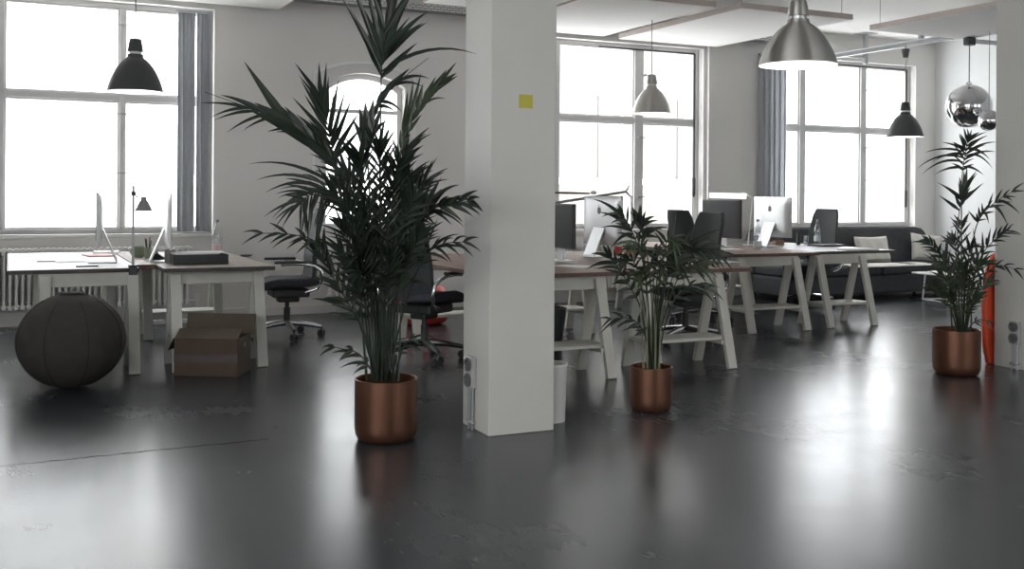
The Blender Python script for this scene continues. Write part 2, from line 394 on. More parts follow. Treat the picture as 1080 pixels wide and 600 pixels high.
for k, (x0, x1) in enumerate(rear):
    m_ = (x0 + x1) / 2
    w = window(5 + k, x0, x1, [(m_ - .04, m_ + .04)], y=YB - .15)
    for c in kids(w):
        if c.name.startswith('window_sill'): bpy.data.objects.remove(c)
for k, (y0, y1) in enumerate(leftw):
    m_ = (y1 - y0) / 2
    w = window(7 + k, 0, y1 - y0, [(m_ - .04, m_ + .04)], y=0)
    for c in kids(w):
        if c.name.startswith('window_sill'): bpy.data.objects.remove(c)
    w.location = (XL - .15, y0, SILL); w.rotation_euler = (0, 0, PI / 2)
# arched window
w = thing('window_4', '', '', (acx, YF, ABOT)); del w['label']; del w['category']; struct(w)
def arch_ring(bd, off_in, off_out, ya, yb, zlow):
    pts_i = [(acx - hw - off_in, zlow)] + [(acx + (x - acx) * (hw + off_in) / hw, arch_z(x, 0) + off_in) for x, z in arc] + [(acx + hw + off_in, zlow)]
    pts_o = [(acx - hw - off_out, zlow)] + [(acx + (x - acx) * (hw + off_out) / hw, arch_z(x, 0) + off_out) for x, z in arc] + [(acx + hw + off_out, zlow)]
    for i in range(len(pts_i) - 1):
        bd.prism([pts_i[i], pts_i[i + 1], pts_o[i + 1], pts_o[i]], (-acx, ya - YF, -ABOT), (1, 0, 0), (0, 0, 1), (0, 1, 0), yb - ya)
    return bd
arch_ring(B(), -.055, -.001, YF - .03, YF + .06, ABOT).make('window_frame', 'frame', w)
arch_ring(B(), 0.0, .10, YW - .012, YW, ABOT).make('casing', 'trimw', w)
arch_ring(B(), .10, .125, YW - .025, YW, ABOT).make('casing_bead', 'white', w)
B().box((-hw + .05, -.02, 1.235), (hw - .05, .05, 1.275)).make('transom', 'frame', w, bevel=.004)
B().box((-.018, -.02, .045), (.018, .05, 1.235)).make('mullion', 'frame', w, bevel=.004)
B().box((-hw + .05, -.03, .0), (hw - .05, .05, .045)).make('sash', 'frame', w, bevel=.004)
gl = [(x - acx, z - ABOT) for x, z in arc]
gl = [(-hw + .05, .045)] + [(max(-hw + .05, min(hw - .05, x)), z - .05) for x, z in gl] + [(hw - .05, .045)]
B().prism(gl, (0, .02, 0), (1, 0, 0), (0, 0, 1), (0, 1, 0), .006).make('window_pane', 'glass', w)
B().box((-hw - .06, YW - YF - .05, -.035), (hw + .06, -.03, 0)).make('window_sill', 'trimw', w, bevel=.006)

# pillars
CX0, CX1, CY0, CY1 = 2.28, 2.668, 4.985, 5.335
struct(B().box((CX0, CY0, 0), (CX1, CY1, ZC)).make('column', 'pillar', bevel=.006))
struct(B().box((6.765, 5.205, 0), (7.155, 5.555, ZC)).make('column.001', 'pillar', bevel=.006))

# crack in the floor: a thin, slightly ragged strip let into the surface
p0, p1 = at_z(-20, 493.5), at_z(283, 463)
b = B(); N = 60; q = [p0.lerp(p1, i / N) + Vector((random.uniform(-.006, .006), random.uniform(-.012, .012), 0)) for i in range(N + 1)]
for i in range(N):
    wd = random.uniform(.002, .007)
    a_, c_ = q[i], q[i + 1]; v = [a_ + Vector((0, -wd, .0006)), c_ + Vector((0, -wd, .0006)), c_ + Vector((0, wd, .0006)), a_ + Vector((0, wd, .0006))]
    b.bm.faces.new([b.bm.verts.new(x) for x in v])
struct(b.make('trim_2', 'crack'))

# ================================================================== CEILING THINGS
def panel(x0, x1, y0, y1, label, z=3.12, th=.055):
    t = thing('acoustic_panel', label, 'ceiling panel', ((x0 + x1) / 2, (y0 + y1) / 2, z), group='hanging acoustic panels')
    hx, hy = (x1 - x0) / 2, (y1 - y0) / 2
    B().box((-hx, -hy, 0), (hx, hy, th)).make('board', 'panel', t, bevel=.004)
    e = B()
    e.box((-hx - .008, -hy - .012, .004), (hx + .008, -hy, th + .004))
    e.box((-hx - .012, -hy, .004), (-hx, hy, th + .004)); e.box((hx, -hy, .004), (hx + .012, hy, th + .004))
    e.make('edge_strip', 'paneledge', t)
    for sx in (-1, 1):
        for sy in (-1, 1):
            B().tube([(sx * (hx - .06), sy * (hy - .08), th), (sx * (hx - .06), sy * (hy - .08), ZC - z)], .003, 6).make('suspension_wire', 'cable', t)
    return t
panel(.95, 2.45, 8.35, 10.52, 'white hanging ceiling panel above the leftmost window and curtain')
panel(4.86, 6.23, 8.36, 10.5, 'white ceiling panel just right of the pillar, above the middle window')
panel(6.50, 7.92, 8.28, 10.58, 'white ceiling panel behind the large steel lamp shade')
panel(8.60, 10.05, 6.6, 8.70, 'beige-edged ceiling panel at the right, beside the mirror ball')
pB = at_z(447, 3, 3.12)
panel(pB.x, 4.80, pB.y - 2.1, pB.y, 'white ceiling panel whose corner shows left of the pillar top')

t = thing('cable_tray', 'perforated grey cable tray along the top of the window wall', 'cable tray', (2.1, YW - .18, 3.26))
b = B(); b.box((0, 0, 0), (6.8, .15, .006)); b.box((0, 0, .006), (6.8, .006, .075)); b.box((0, .144, .006), (6.8, .15, .075)); b.make('channel', 'tray', t)
for i in range(6): B().box((.3 + i * 1.2, .151, .0), (.33 + i * 1.2, .178, .06)).make('bracket', 'metal', t)

# suspended rail with its post
P0 = at_z(897, 62, 3.12); rail_far = Vector((9.93, 8.85, 3.12)); rail_near = Vector((9.93, 10.55, 3.12))
t = thing('ceiling_rail', 'grey rail under the ceiling that carries the small black lamp', 'ceiling rail', (9.93, 9.7, 3.12))
B().box((-.02, -.95, 0), (.02, .95, .05)).make('rail_bar', 'metal', t, bevel=.004)
B().box((-.045, -.95, .05), (.045, .95, .062)).make('rail_cap', 'white', t)
b = B(); b.box((.42, .86, -.07), (.47, .91, ZC - 3.12)); b.make('post', 'metal', t, bevel=.003)
B().box((.33, .78, ZC - 3.128), (.56, .99, ZC - 3.12)).make('ceiling_plate', 'metal', t)
B().box((.0, .87, .01), (.46, .90, .05)).make('cross_arm', 'metal', t)
B().box((-.03, -.5, .05), (.03, -.46, ZC - 3.12)).make('hanger', 'metal', t)

def pendant(px, rim_py, px_w, dia, ztop, kind, label, canopy=None, kz=1.0):
    d = F * dia / px_w; p = at_d(px, rim_py, d); k = dia / .42
    t = thing('pendant_lamp', label, 'pendant lamp', (p.x, p.y, p.z), group='bell-shaped pendant lamps')
    out = [(.210, 0), (.208, .012), (.198, .05), (.183, .095), (.163, .14), (.138, .185), (.108, .225), (.080, .252), (.066, .262), (.060, .272), (.058, .292)]
    inn = [(r - .005, z) for r, z in out]
    sm = 'steel' if kind == 'steel' else 'blacklamp'
    S = (k, k, k * kz)
    def sc(o): o.scale = S
    sc(B().lathe(out + [(.03, .292)], 48).make('shade', sm, t, smooth=True))
    sc(B().lathe([(.210, 0)] + inn[1:-1] + [(.05, .285), (0, .286)], 48).make('shade_lining', 'lampin', t, smooth=True))
    sc(B().lathe([(.0, .288), (.045, .288), (.045, .312), (.0, .312)], 20).make('collar', 'alu' if kz < 1 else 'white', t))  # white ring stands in for light showing through the gap under the cap
    sc(B().lathe([(0, .310), (.058, .312), (.060, .318), (.045, .405), (.038, .412), (0, .412)], 24).make('cap', sm, t, smooth=True))
    B().ball((0, 0, .11 * k), .05 * k, 16, 10).make('bulb', 'bulb', t, smooth=True)
    B().tube([(0, 0, .41 * k * kz), (0, 0, (canopy or ztop) - p.z)], .0045, 8).make('cord', 'cable', t)
    if canopy:
        B().lathe([(0, canopy - p.z - .0), (.03, canopy - p.z - .0), (.05, canopy - p.z + .105), (0, canopy - p.z + .105)], 20).make('canopy_cup', 'blacklamp', t, smooth=True)
        B().tube([(0, 0, canopy - p.z + .1), (0, 0, ztop - p.z)], .012, 8).make('hook', 'metal', t)
    return t, p
pendant(142.5, 97, 57, .42, ZC, 'black', 'black bell pendant lamp hanging before the leftmost window')
pendant(841.5, 69, 81, .42, ZC, 'steel', 'large spun steel pendant lamp at the top right, nearest lamp', kz=.86)
pendant(687, 120, 42, .42, 3.12, 'steel', 'small spun steel pendant lamp before the middle window')
dR = F * .43 / 37.5
pendant(954.5, 144.5, 37.5, .43, 3.12, 'black', 'black pendant lamp with a black cup, before the right window', canopy=at_d(954, 61, dR).z)

# mirror balls on their bar
pb = at_d(1022, 112, 12); zb = at_d(1022, 46, 12).z
t = thing('mirror_ball', 'large chrome globe hanging above the potted palm at right', 'mirror ball', pb, group='chrome globes')
B().ball((0, 0, 0), .252, 48, 28).make('globe', 'mirror', t, smooth=True)
B().lathe([(0, .248), (.03, .248), (.03, .275), (0, .275)], 16).make('collar', 'chrome', t)
B().tube([(0, 0, .27), (0, 0, zb - pb.z)], .006, 8).make('cord', 'cable', t)
pb2 = at_d(1043, 127, 11.6)
t = thing('mirror_ball', 'small chrome globe half hidden by the right pillar', 'mirror ball', pb2, group='chrome globes')
B().ball((0, 0, 0), .12, 32, 20).make('globe', 'mirror', t, smooth=True)
B().tube([(0, 0, .115), (0, 0, 3.12 - pb2.z)], .004, 8).make('cord', 'cable', t)
t = thing('lamp_rail', 'short metal bar with clamp from which the large globe hangs', 'rail', (pb.x, pb.y, zb))
B().box((-.06, -.04, -.02), (.06, .04, .07)).make('clamp', 'dmetal', t, bevel=.01)
B().bar((.06, 0, .03), (1.9, -.1, .03), .035, .05).make('bar', 'alu', t)
for q in (.9, 1.8):
    B().tube([(q, -.05 * q, .05), (q, -.05 * q, ZC - zb)], .006, 6).make('hanger', 'cable', t)

# ================================================================== CURTAINS, RADIATORS
def curtain(x0, x1, y, z0, z1, folds, label, m='curtain'):
    t = thing('curtain', label, 'curtain', ((x0 + x1) / 2, y, z0)); wd = x1 - x0
    def fn(u, v):
        a = u * folds * 2 * PI
        amp = .035 * (1 - .25 * v)
        p = Vector((-wd / 2 + u * wd + .012 * math.sin(a * 2 + 1), amp * math.sin(a) + .01 * math.sin(3.3 * a + v * 2), v * (z1 - z0)))
        return p, Vector((0, 1, 0))
    B().slab(fn, folds * 14 + 1, 8, .006).make('cloth', m, t, smooth=True)
    B().box((-wd / 2 - .008, -.02, z1 - z0), (wd / 2 + .008, .02, z1 - z0 + .03)).make('curtain_track', 'metal', t)
    return t
curtain(1.505, 1.668, YW + .035, .875, 3.06, 2, 'wider grey curtain half, next to the glass of the leftmost window', 'curtain_dim')
curtain(1.69, 1.83, YW + .035, .875, 3.06, 2, 'narrow grey curtain half, at the wall side of the leftmost window', 'curtain_dim')
curtain(8.70, 9.12, YW - .09, .30, 3.08, 5, 'grey pleated curtain at the left of the right window')

def radiator(x0, x1, y, z0, z1, pitch, label):
    t = thing('radiator', label, 'radiator', ((x0 + x1) / 2, y, 0), group='white column radiators'); L = x1 - x0; n_ = int(L / pitch)
    b = B()
    for i in range(n_):
        x = -L / 2 + (i + .5) * L / n_
        for yy in (-.045, .0, .045): b.tube([(x, yy, z0 + .03), (x, yy, z1 - .03)], .0125, 8)
        b.box((x - .017, -.062, z1 - .04), (x + .017, .062, z1)); b.box((x - .017, -.062, z0), (x + .017, .062, z0 + .045))
    b.make('columns', 'radiator', t, smooth=False)
    for zz in (z1 - .022, z0 + .022): B().tube([(-L / 2 - .02, 0, zz), (L / 2 + .02, 0, zz)], .014, 8).make('header_pipe', 'radiator', t)
    b = B(); b.tube([(L / 2 + .02, 0, z0 + .022), (L / 2 + .07, 0, z0 + .022), (L / 2 + .07, 0, .0)], .011, 8); b.make('feed_pipe', 'radiator', t)
    o = B().lathe([(0, 0), (.022, 0), (.022, .05), (.016, .06), (0, .06)], 12).make('valve', 'white', t); o.location = (L / 2 + .07, 0, z0 + .03)
    for sx in (-1, 1): B().box((sx * L * .35 - .012, .05, 0), (sx * L * .35 + .012, .075, z0 + .06)).make('foot', 'radiator', t)
    return t
radiator(-.85, 1.62, YW - .11, .17, .735, .052, 'long white column radiator under the leftmost window')
radiator(3.02, 3.90, YW - .11, .17, .755, .052, 'short white column radiator under the arched window')
radiator(5.3, 7.7, YW - .11, .17, .70, .052, 'white column radiator under the middle window behind the desks')

# ================================================================== DESKS
def trestle(par, x0, x1, y, H=.70, tm='trestle', shelf=True):
    """a trestle: a beam along x on two A-frames, as one part of its desk with sub-parts"""
    b = B().box((x0 - .045, y - .028, H - .095), (x1 + .045, y + .028, H)).make('trestle', tm, par, bevel=.004)
    for x in (x0, x1):
        for s in (-1, 1):
            B().bar((x, y + s * .215, 0.0), (x, y + s * .035, H - .02), .075, .036, upv=(0, 1, 0)).make('leg', tm, b, bevel=.003)
    if shelf:
        B().box((x0 - .02, y - .135, .205), (x1 + .02, y + .135, .228)).make('shelf', tm, b, bevel=.003)
        for x in (x0 + .045, x1 - .045): B().box((x - .012, y - .165, .175), (x + .012, y + .165, .205)).make('shelf_bearer', tm, b)
    return b
def desk(x0, x1, y0, y1, tr, ys, top, edge, label, H=.70, th=.03, group='trestle desks', tm='trestle'):
    cx, cy = (x0 + x1) / 2, (y0 + y1) / 2
    t = thing('trestle_desk', label, 'desk', (cx, cy, 0), group=group)
    B().box((x0 - cx, y0 - cy, H + .004), (x1 - cx, y1 - cy, H + th)).make('tabletop', top, t, bevel=.003)
    e = B(); e.box((x0 - cx - .004, y0 - cy - .006, H), (x1 - cx + .004, y0 - cy, H + th - .002)); e.box((x1 - cx, y0 - cy, H), (x1 - cx + .006, y1 - cy, H + th - .002)); e.box((x0 - cx - .006, y0 - cy, H), (x0 - cx, y1 - cy, H + th - .002))
    e.make('edge_band', edge, t)
    for y in ys: trestle(t, tr[0] - cx, tr[1] - cx, y - cy, H, tm)
    return t
ZT = .73
desk(.0, .835, 7.87, 10.0, (.23, .80), (7.90, 9.72), 'whitetop', 'darktop', 'white-topped trestle desk at far left, behind the dark ball', tm='trestleg')
desk(1.0, 1.775, 7.72, 9.85, (1.085, 1.68), (7.865, 9.6), 'glarewood', 'darktop', 'trestle desk with the cardboard box under its near end', tm='trestleg')
desk(2.96, 3.955, 6.36, 8.75, (3.13, 3.775), (6.425, 8.5), 'woodtop', 'woodedge', 'brown trestle desk running out from behind the pillar')
desk(3.995, 5.10, 6.36, 8.75, (4.165, 4.815), (6.435, 8.5), 'woodtop', 'woodedge', 'brown trestle desk directly behind the smallest palm')
desk(6.10, 7.12, 7.86, 10.1, (6.195, 6.85), (7.92, 9.85), 'woodtop', 'woodedge', 'brown trestle desk under the white computer in the right group')
desk(7.14, 8.22, 7.95, 10.1, (7.14 + .04, 7.74), (7.96, 9.85), 'darktop', 'darktop', 'dark-topped trestle desk in front of the sofa')
# bridging board between the two left desks
t = tag(B().box((-.074, -.9, 0), (.074, .9, .035)).make('bridging_board', 'woodedge', loc=(.918, 9.0, .70), bevel=.003), 'narrow brown board closing the gap between the two left desks', 'board')

# ================================================================== COMPUTERS
def apple_poly(s):
    """small fruit-shaped mark, leaf apart"""
    pts = []
    for i in range(40):
        a = 2 * PI * i / 40
        r = .5 * (1 - .10 * math.cos(2 * a) * (1 if math.sin(a) > 0 else .3)) * (1 - .12 * max(0, math.sin(a)) ** 8) * (1 - .07 * max(0, -math.sin(a)) ** 10)
        x, y = r * math.cos(a), r * 1.02 * math.sin(a)
        bx, by = .62, .10
        dd = math.hypot(x - bx, y - by)
        if dd < .24: x, y = bx + (x - bx) / dd * .24 * -1 if False else bx - math.sqrt(max(0, .0576 - (y - by) ** 2)), y
        pts.append((x * s, y * s))
    return pts
def all_in_one(loc, rz, label):
    """big silver all-in-one computer; display looks along local +x"""
    t = thing('desktop_computer', label, 'computer', loc, rz, group='all-in-one computers')
    W_, Hh, z0 = .65, .43, .105
    def fn(u, v):
        y = (u - .5) * W_; z = z0 + v * Hh
        e = 1 - max(abs(2 * u - 1) ** 4, abs(2 * v - 1) ** 4)
        return Vector((-.008 - .034 * max(0, e) ** .6, y, z)), Vector((1, 0, 0))
    b = B()
    nu, nv = 17, 13; A = [[b.bm.verts.new(fn(i / (nu - 1), j / (nv - 1))[0]) for j in range(nv)] for i in range(nu)]
    for i in range(nu - 1):
        for j in range(nv - 1): b.bm.faces.new((A[i][j], A[i + 1][j], A[i + 1][j + 1], A[i][j + 1]))
    b.box((-.008, -W_ / 2, z0), (.0, W_ / 2, z0 + Hh)); b.make('shell', 'silver', t, smooth=True)
    B().box((0, -W_ / 2 + .006, z0 + .075), (.003, W_ / 2 - .006, z0 + Hh - .006)).make('display', 'screen', t)
    B().box((0, -W_ / 2 + .002, z0 + .002), (.0022, W_ / 2 - .002, z0 + .073)).make('chin', 'silver', t)
    b = B(); w2 = .095
    b.prism([(-.045, .26), (-.033, .26), (-.135, .012), (-.147, .018)], (0, -w2, 0), (1, 0, 0), (0, 0, 1), (0, 1, 0), 2 * w2)
    b.box((-.147, -w2, 0), (.06, w2, .012)); b.make('stand', 'silver', t, bevel=.003)
    # mark on the back
    lp = [(y, z) for y, z in apple_poly(.062)]
    b = B().prism(lp, (-.0435, 0, z0 + Hh * .70), (0, 1, 0), (0, 0, 1), (-1, 0, 0), .0015)
    b.prism([(0, .036), (.004, .046), (.014, .053), (.013, .044), (.007, .037)], (-.0435, 0, z0 + Hh * .70), (0, 1, 0), (0, 0, 1), (-1, 0, 0), .0015)
    b.make('logo', 'logo', t)
    return t
def monitor(loc, rz, label, W_=.53, Hh=.32, z0=.115):
    t = thing('computer_monitor', label, 'monitor', loc, rz)
    B().box((-.035, -W_ / 2, z0), (0, W_ / 2, z0 + Hh)).make('housing', 'plastic', t, bevel=.004)
    B().box((0, -W_ / 2 + .012, z0 + .014), (.002, W_ / 2 - .012, z0 + Hh - .012)).make('display', 'screen', t)
    b = B(); b.box((-.06, -.06, .012), (-.038, .06, z0 + .16)); b.make('stand', 'silver', t, bevel=.003)
    B().box((-.12, -.11, 0), (.07, .11, .012)).make('foot', 'silver', t, bevel=.003)
    return t
all_in_one((.605, 8.50, ZT), PI - math.radians(5), 'slim silver computer on the white desk, seen edge-on at left')
all_in_one((1.125, 8.42, ZT), -math.radians(5.5), 'silver computer on the box desk, seen edge-on beside the desk lamp')
_p = at_z(636, 271, ZT); all_in_one((_p.x, _p.y, ZT), 0, 'silver computer showing its marked back, just right of the pillar')
_p = at_z(586, 275.5, ZT); monitor((_p.x, _p.y, ZT), PI, 'dark monitor cut off by the pillar, facing left', .55, .36, .11)
_p = at_z(815, 260, ZT); all_in_one((_p.x, _p.y, ZT), -math.radians(3), 'white-backed computer in the right group behind a bottle')
monitor((6.76, 8.95, ZT), PI, 'large dark monitor under the white tube lamp', .64, .40, .10)

# ================================================================== CHAIRS
def chair(loc, rz, label):
    """office chair, faces local +x"""
    t = thing('office_chair', label, 'chair', loc, rz, group='black office chairs')
    b = B()
    def seat(u, v):
        x = -.24 + u * .49; y = (v - .5) * .47 * (1 - .10 * u)
        z = .475 + .018 * (2 * v - 1) ** 2 - .045 * max(0, u - .75) ** 1.2 * 4 + .02 * max(0, .2 - u) * 5
        return Vector((x, y, z)), Vector((0, 0, 1))
    b.slab(seat, 12, 10, .075).make('seat', 'bluefab', t, smooth=True, bevel=.02, seg=3)
    B().box((-.17, -.17, .36), (.15, .17, .43)).box((-.10, -.07, .31), (.09, .07, .37)).make('seat_mechanism', 'plastic', t, bevel=.015)
    def back(u, v):
        z = .47 + v * .66
        x = -.255 - .03 * math.sin(v * PI * .9) * -1 - .10 * max(0, v - .35) * 1.0 - .05 * max(0, .22 - v) * -3
        half = (.225 - .055 * v - .05 * max(0, v - .88) * 4) if v > .12 else .19 + .29 * v
        y = (u - .5) * 2 * half
        return Vector((x + .045 * (2 * u - 1) ** 2 * (1 - .5 * v), y, z)), Vector((1, 0, .08)).normalized()
    bk = B().slab(back, 11, 18, .035).make('backrest', 'mesh', t, smooth=True, bevel=.01)
    for s in (-1, 1):
        path = [(.10, s * .275, .655), (.0, s * .28, .66), (-.10, s * .28, .657), (-.19, s * .275, .635), (-.245, s * .265, .59), (-.255, s * .25, .51), (-.22, s * .235, .44), (-.12, s * .215, .405)]
        a = B().tube(path, .0135, 10).make('armrest', 'chrome', t, smooth=True)
        B().box((-.12, s * .28 - .028, .663), (.16, s * .28 + .028, .685)).make('arm_pad', 'plastic', a, bevel=.008)
    B().tube([(0, 0, .10), (0, 0, .26)], .028, 16).tube([(0, 0, .24), (0, 0, .34)], .019, 16).make('gas_lift', 'plastic', t, smooth=True)
    for k in range(5):
        a = 2 * PI * k / 5 + .35; c, s = math.cos(a), math.sin(a)
        l = B().tube([(.02 * c, .02 * s, .125), (.15 * c, .15 * s, .115), (.30 * c, .30 * s, .088)], [.026, .022, .015], 8).make('base_leg', 'plastic' if k % 2 else 'chrome', t, smooth=True)
        q = Matrix.Rotation(a + .6 * k, 4, 'Z'); o_ = Vector((.30 * c, .30 * s, .031))
        w_ = B()
        for e in (-1, 1):
            ctr = o_ + q @ Vector((0, e * .016, 0)); ax = q @ Vector((0, .009, 0))
            w_.tube([ctr - ax, ctr + ax], .031, 16)
        w_.tube([o_ + Vector((0, 0, .0)), o_ + Vector((0, 0, .06))], .008, 8)
        w_.make('caster', 'plastic', l)
    return t
chair((2.22, 9.15, 0), math.radians(176), 'office chair at the end of the left desks, beside the palm')
chair((2.90, 7.55, 0), math.radians(34), 'high-backed office chair partly behind the tall palm, beside the pillar')
chair((5.30, 7.50, 0), math.radians(184), 'office chair tucked at the desk behind the smallest palm')
chair((6.26, 8.62, 0), math.radians(6), 'office chair with its dark back seen below the middle window')
chair((8.38, 9.38, 0), math.radians(190), 'office chair whose dark back stands behind the bottle, before the sofa')

# ================================================================== POTTED PALMS
def bez(p0, p1, p2, t): return p0 * (1 - t) ** 2 + p1 * (2 * t * (1 - t)) + p2 * t ** 2
def leaflet(bm, base, ctrl, tip, w, N, seg=7):
    rows = []
    for i in range(seg + 1):
        t = i / seg; p = bez(base, ctrl, tip, t)
        tg = (bez(base, ctrl, tip, min(1, t + .04)) - bez(base, ctrl, tip, max(0, t - .04))).normalized()
        sd = tg.cross(N)
        if sd.length < 1e-3: sd = tg.cross(Vector((0, 0, 1)))
        sd.normalize(); nn = sd.cross(tg)
        ww = w * (.35 + .65 * min(1, t / .28)) * (1 - max(0, (t - .28) / .72)) ** .85 + .0006
        fold = .28 * ww
        rows.append([bm.verts.new(p - sd * ww / 2 + nn * fold), bm.verts.new(p), bm.verts.new(p + sd * ww / 2 + nn * fold)])
    for a, c in zip(rows, rows[1:]):
        bm.faces.new((a[0], a[1], c[1], c[0])); bm.faces.new((a[1], a[2], c[2], c[1]))
def smooth_path(pts, n=26):
    out = []
    P = [pts[0]] + pts + [pts[-1]]
    m_ = len(pts) - 1
    for i in range(n + 1):
        s = i / n * m_; k = min(int(s), m_ - 1); f = s - k
        a, b_, c, d = P[k], P[k + 1], P[k + 2], P[k + 3]
        out.append(.5 * ((2 * b_) + (c - a) * f + (2 * a - 5 * b_ + 4 * c - d) * f * f + (3 * b_ - a - 3 * c + d) * f ** 3))
    return out
def frond(par, org, d0, pts, start, tips=(), n=0, L=.36, phi=(62, 22), droop=.5, w=.022, twist=0.0, m='leaf', rad=.006, rng=None):
    """one palm frond: petiole + rachis through pts (photo x, photo y, depth offset in metres) and leaflets on both sides.
    tips: (x, y, depth offset, position along the rachis 0..1, arch)"""
    rng = rng or random
    P3 = [at_d(x, y, d0 + dz) for x, y, dz in pts]
    path = smooth_path(P3, 30); k = len(path)
    bd = B()
    bd.tube([p - org for p in path], [rad * (1 - .75 * i / (k - 1)) for i in range(k)], 6)
    bm = bd.bm
    vd = (P3[len(P3) // 2] - Vector((0, 0, EYE))).normalized()
    s0 = int(start * (k - 1))
    def at(t):
        f = s0 + t * (k - 1 - s0); i = min(int(f), k - 2); return path[i].lerp(path[i + 1], f - i), (path[i + 1] - path[i]).normalized()
    for i in range(n):
        t = (i + .5) / n
        p, tg = at(t)
        N = (Matrix.Rotation(twist + rng.uniform(-.35, .35), 3, tg) @ (-vd)); sd0 = tg.cross(N)
        if sd0.length < 1e-3: continue
        sd0.normalize()
        for s in (-1, 1):
            ph = math.radians(phi[0] + (phi[1] - phi[0]) * t + rng.uniform(-7, 7))
            ln = L * (.55 + .9 * t * (1.35 - t)) * rng.uniform(.82, 1.15) * (1 if t < .93 else .8)
            d = (tg * math.cos(ph) + sd0 * s * math.sin(ph) + N * rng.uniform(-.15, .3)).normalized()
            tip = p + d * ln + Vector((0, 0, -droop * ln * rng.uniform(.5, 1.1)))
            ctrl = p + d * ln * .55 + Vector((0, 0, droop * ln * .08))
            leaflet(bm, p - org, ctrl - org, tip - org, w * rng.uniform(.8, 1.2), (N + Vector((0, 0, .4))).normalized())
    for x, y, dz, t, arch, *wf in tips:
        wf = wf[0] if wf else 1.0
        p, tg = at(t); tip = at_d(x, y, d0 + dz)
        ln = (tip - p).length
        ctrl = (p + tip) / 2 + Vector((0, 0, arch * ln)) + vd * rng.uniform(-.04, .04) * ln
        N = (-vd + Vector((rng.uniform(-.3, .3), rng.uniform(-.3, .3), .25))).normalized()
        leaflet(bm, p - org, ctrl - org, tip - org, w * 1.15 * wf * rng.uniform(.85, 1.15), N, 8)
    return bd.make('stem' if m == 'stem' else 'frond', m, par, smooth=True)
def potted_palm(loc, rt, hgt, label):
    t = thing('potted_palm', label, 'potted plant', loc, 0, 'palms in copper pots')
    r = rt
    prof = [(0, 0), (r * .80, 0), (r * .90, .008), (r * .975, .035), (r, .07), (r, hgt - .004), (r - .004, hgt), (r - .010, hgt - .004), (r - .012, hgt - .05), (r - .012, .05), (0, .05)]
    B().lathe(prof, 48).make('pot', 'copper', t, smooth=True)
    B().lathe([(0, hgt - .055), (r * .5, hgt - .045), (r - .013, hgt - .06), (r - .013, hgt - .09), (0, hgt - .09)], 32).make('soil', 'soil', t, smooth=True)
    return t

# --- the tall palm in the middle of the picture
o1 = Vector((1.775, 5.165, 0)); D1 = (o1.x * SA + o1.y * CA)
p1_ = potted_palm(o1, .163, .318, 'tallest palm in a copper pot, left of the pillar'); rg = random.Random(3)
def f1(*a, **k): return frond(p1_, o1, D1, *a, rng=rg, **k)
f1([(404, 400, 0), (403, 300, .02), (401, 190, .05), (402, 82, .04), (404, 55, .02), (408, 10, -.02), (412, -50, -.1)], .52,
   [(360, -3, 0, .05, .06), (374, 19, .0, .02, .05), (452, 12, .05, .22, .16), (451, 23, .03, .12, .12), (503, 57, -.25, .04, .22, .6), (440, 45, -.05, .0, .05), (385, -20, .05, .25, .03), (425, -30, .0, .35, .05), (440, -18, .04, .30, .1), (395, -40, 0, .4, 0), (420, -45, 0, .5, 0), (366, -25, .05, .16, .06), (381, 8, .0, .1, .02), (446, 24, .04, .18, .12)], 5, .32, (26, 13), .08, .030)
f1([(399, 400, -.03), (391, 290, -.08), (375, 210, -.15), (352, 172, -.2), (325, 148, -.25), (292, 126, -.3), (258, 112, -.35), (216, 97, -.4)], .42,
   [(257, 64, -.1, .42, -.02, 1.5), (222, 124, -.3, .72, .14, .5), (226, 127, -.35, .66, .14, .5), (239, 140, -.3, .6, .14, .6), (257, 137, -.25, .55, .12, .5), (282, 139, -.3, .42, .08, .5), (291, 139, -.3, .36, .06, .4),
    (210, 109, -.35, .7, .10, .5), (232, 100, -.3, .6, .10, .8), (250, 105, -.3, .5, .06, .9), (268, 108, -.3, .4, .07, 1.2), (280, 112, -.25, .32, .06, 1.3), (290, 107, -.2, .3, .05, 1.2), (300, 112, -.2, .22, .05, 1.3), (305, 120, -.2, .15, .05, 1.3), (312, 126, -.15, .12, .04, 1.2), (322, 130, -.15, .06, .04, 1.2), (331, 132, -.1, .02, .03, 1.2), (270, 121, -.35, .3, .03, 1.2), (290, 133, -.35, .18, .02, 1.2), (262, 116, -.35, .38, .03, 1.1), (310, 140, -.3, .1, .02, 1.1), (325, 155, -.25, .04, .02, 1.0), (300, 125, -.2, .22, .0, 1.3), (283, 120, -.2, .3, .0, 1.3)], 0, .22, (40, 14), .28, .030)
f1([(401, 400, .05), (396, 300, .1), (378, 220, .12), (356, 180, .1), (349, 150, .08), (343, 120, .05), (337, 100, 0)], .56,
   [(317, 84, .05, .5, .0), (308, 102, .05, .35, .0), (338, 84, .1, .75, .0), (347, 90, .1, .55, -.0), (357, 84, .1, .4, -.0), (364, 95, .1, .28, -.01), (371, 104, .1, .2, -.01), (312, 120, .05, .25, .03), (326, 95, .05, .6, 0), (379, 118, .1, .12, 0), (343, 92, .08, .6, 0), (333, 96, .05, .65, 0), (352, 98, .1, .35, 0), (385, 130, .1, .05, 0)], 6, .24, (32, 14), .0, .024)
f1([(406, 400, .03), (411, 300, .05), (415, 210, .05), (421, 165, .05), (433, 130, .08), (447, 105, .1), (462, 90, .12)], .5,
   [(444, 77, .1, .25, .0), (463, 89, .1, .4, .02), (441, 96, .1, .2, 0), (458, 100, .1, .55, .1), (470, 104, .1, .5, .3, .6), (430, 95, .1, .15, .0), (436, 84, .1, .22, 0)], 7, .17, (16, 8), .0, .028, m='leaf2')
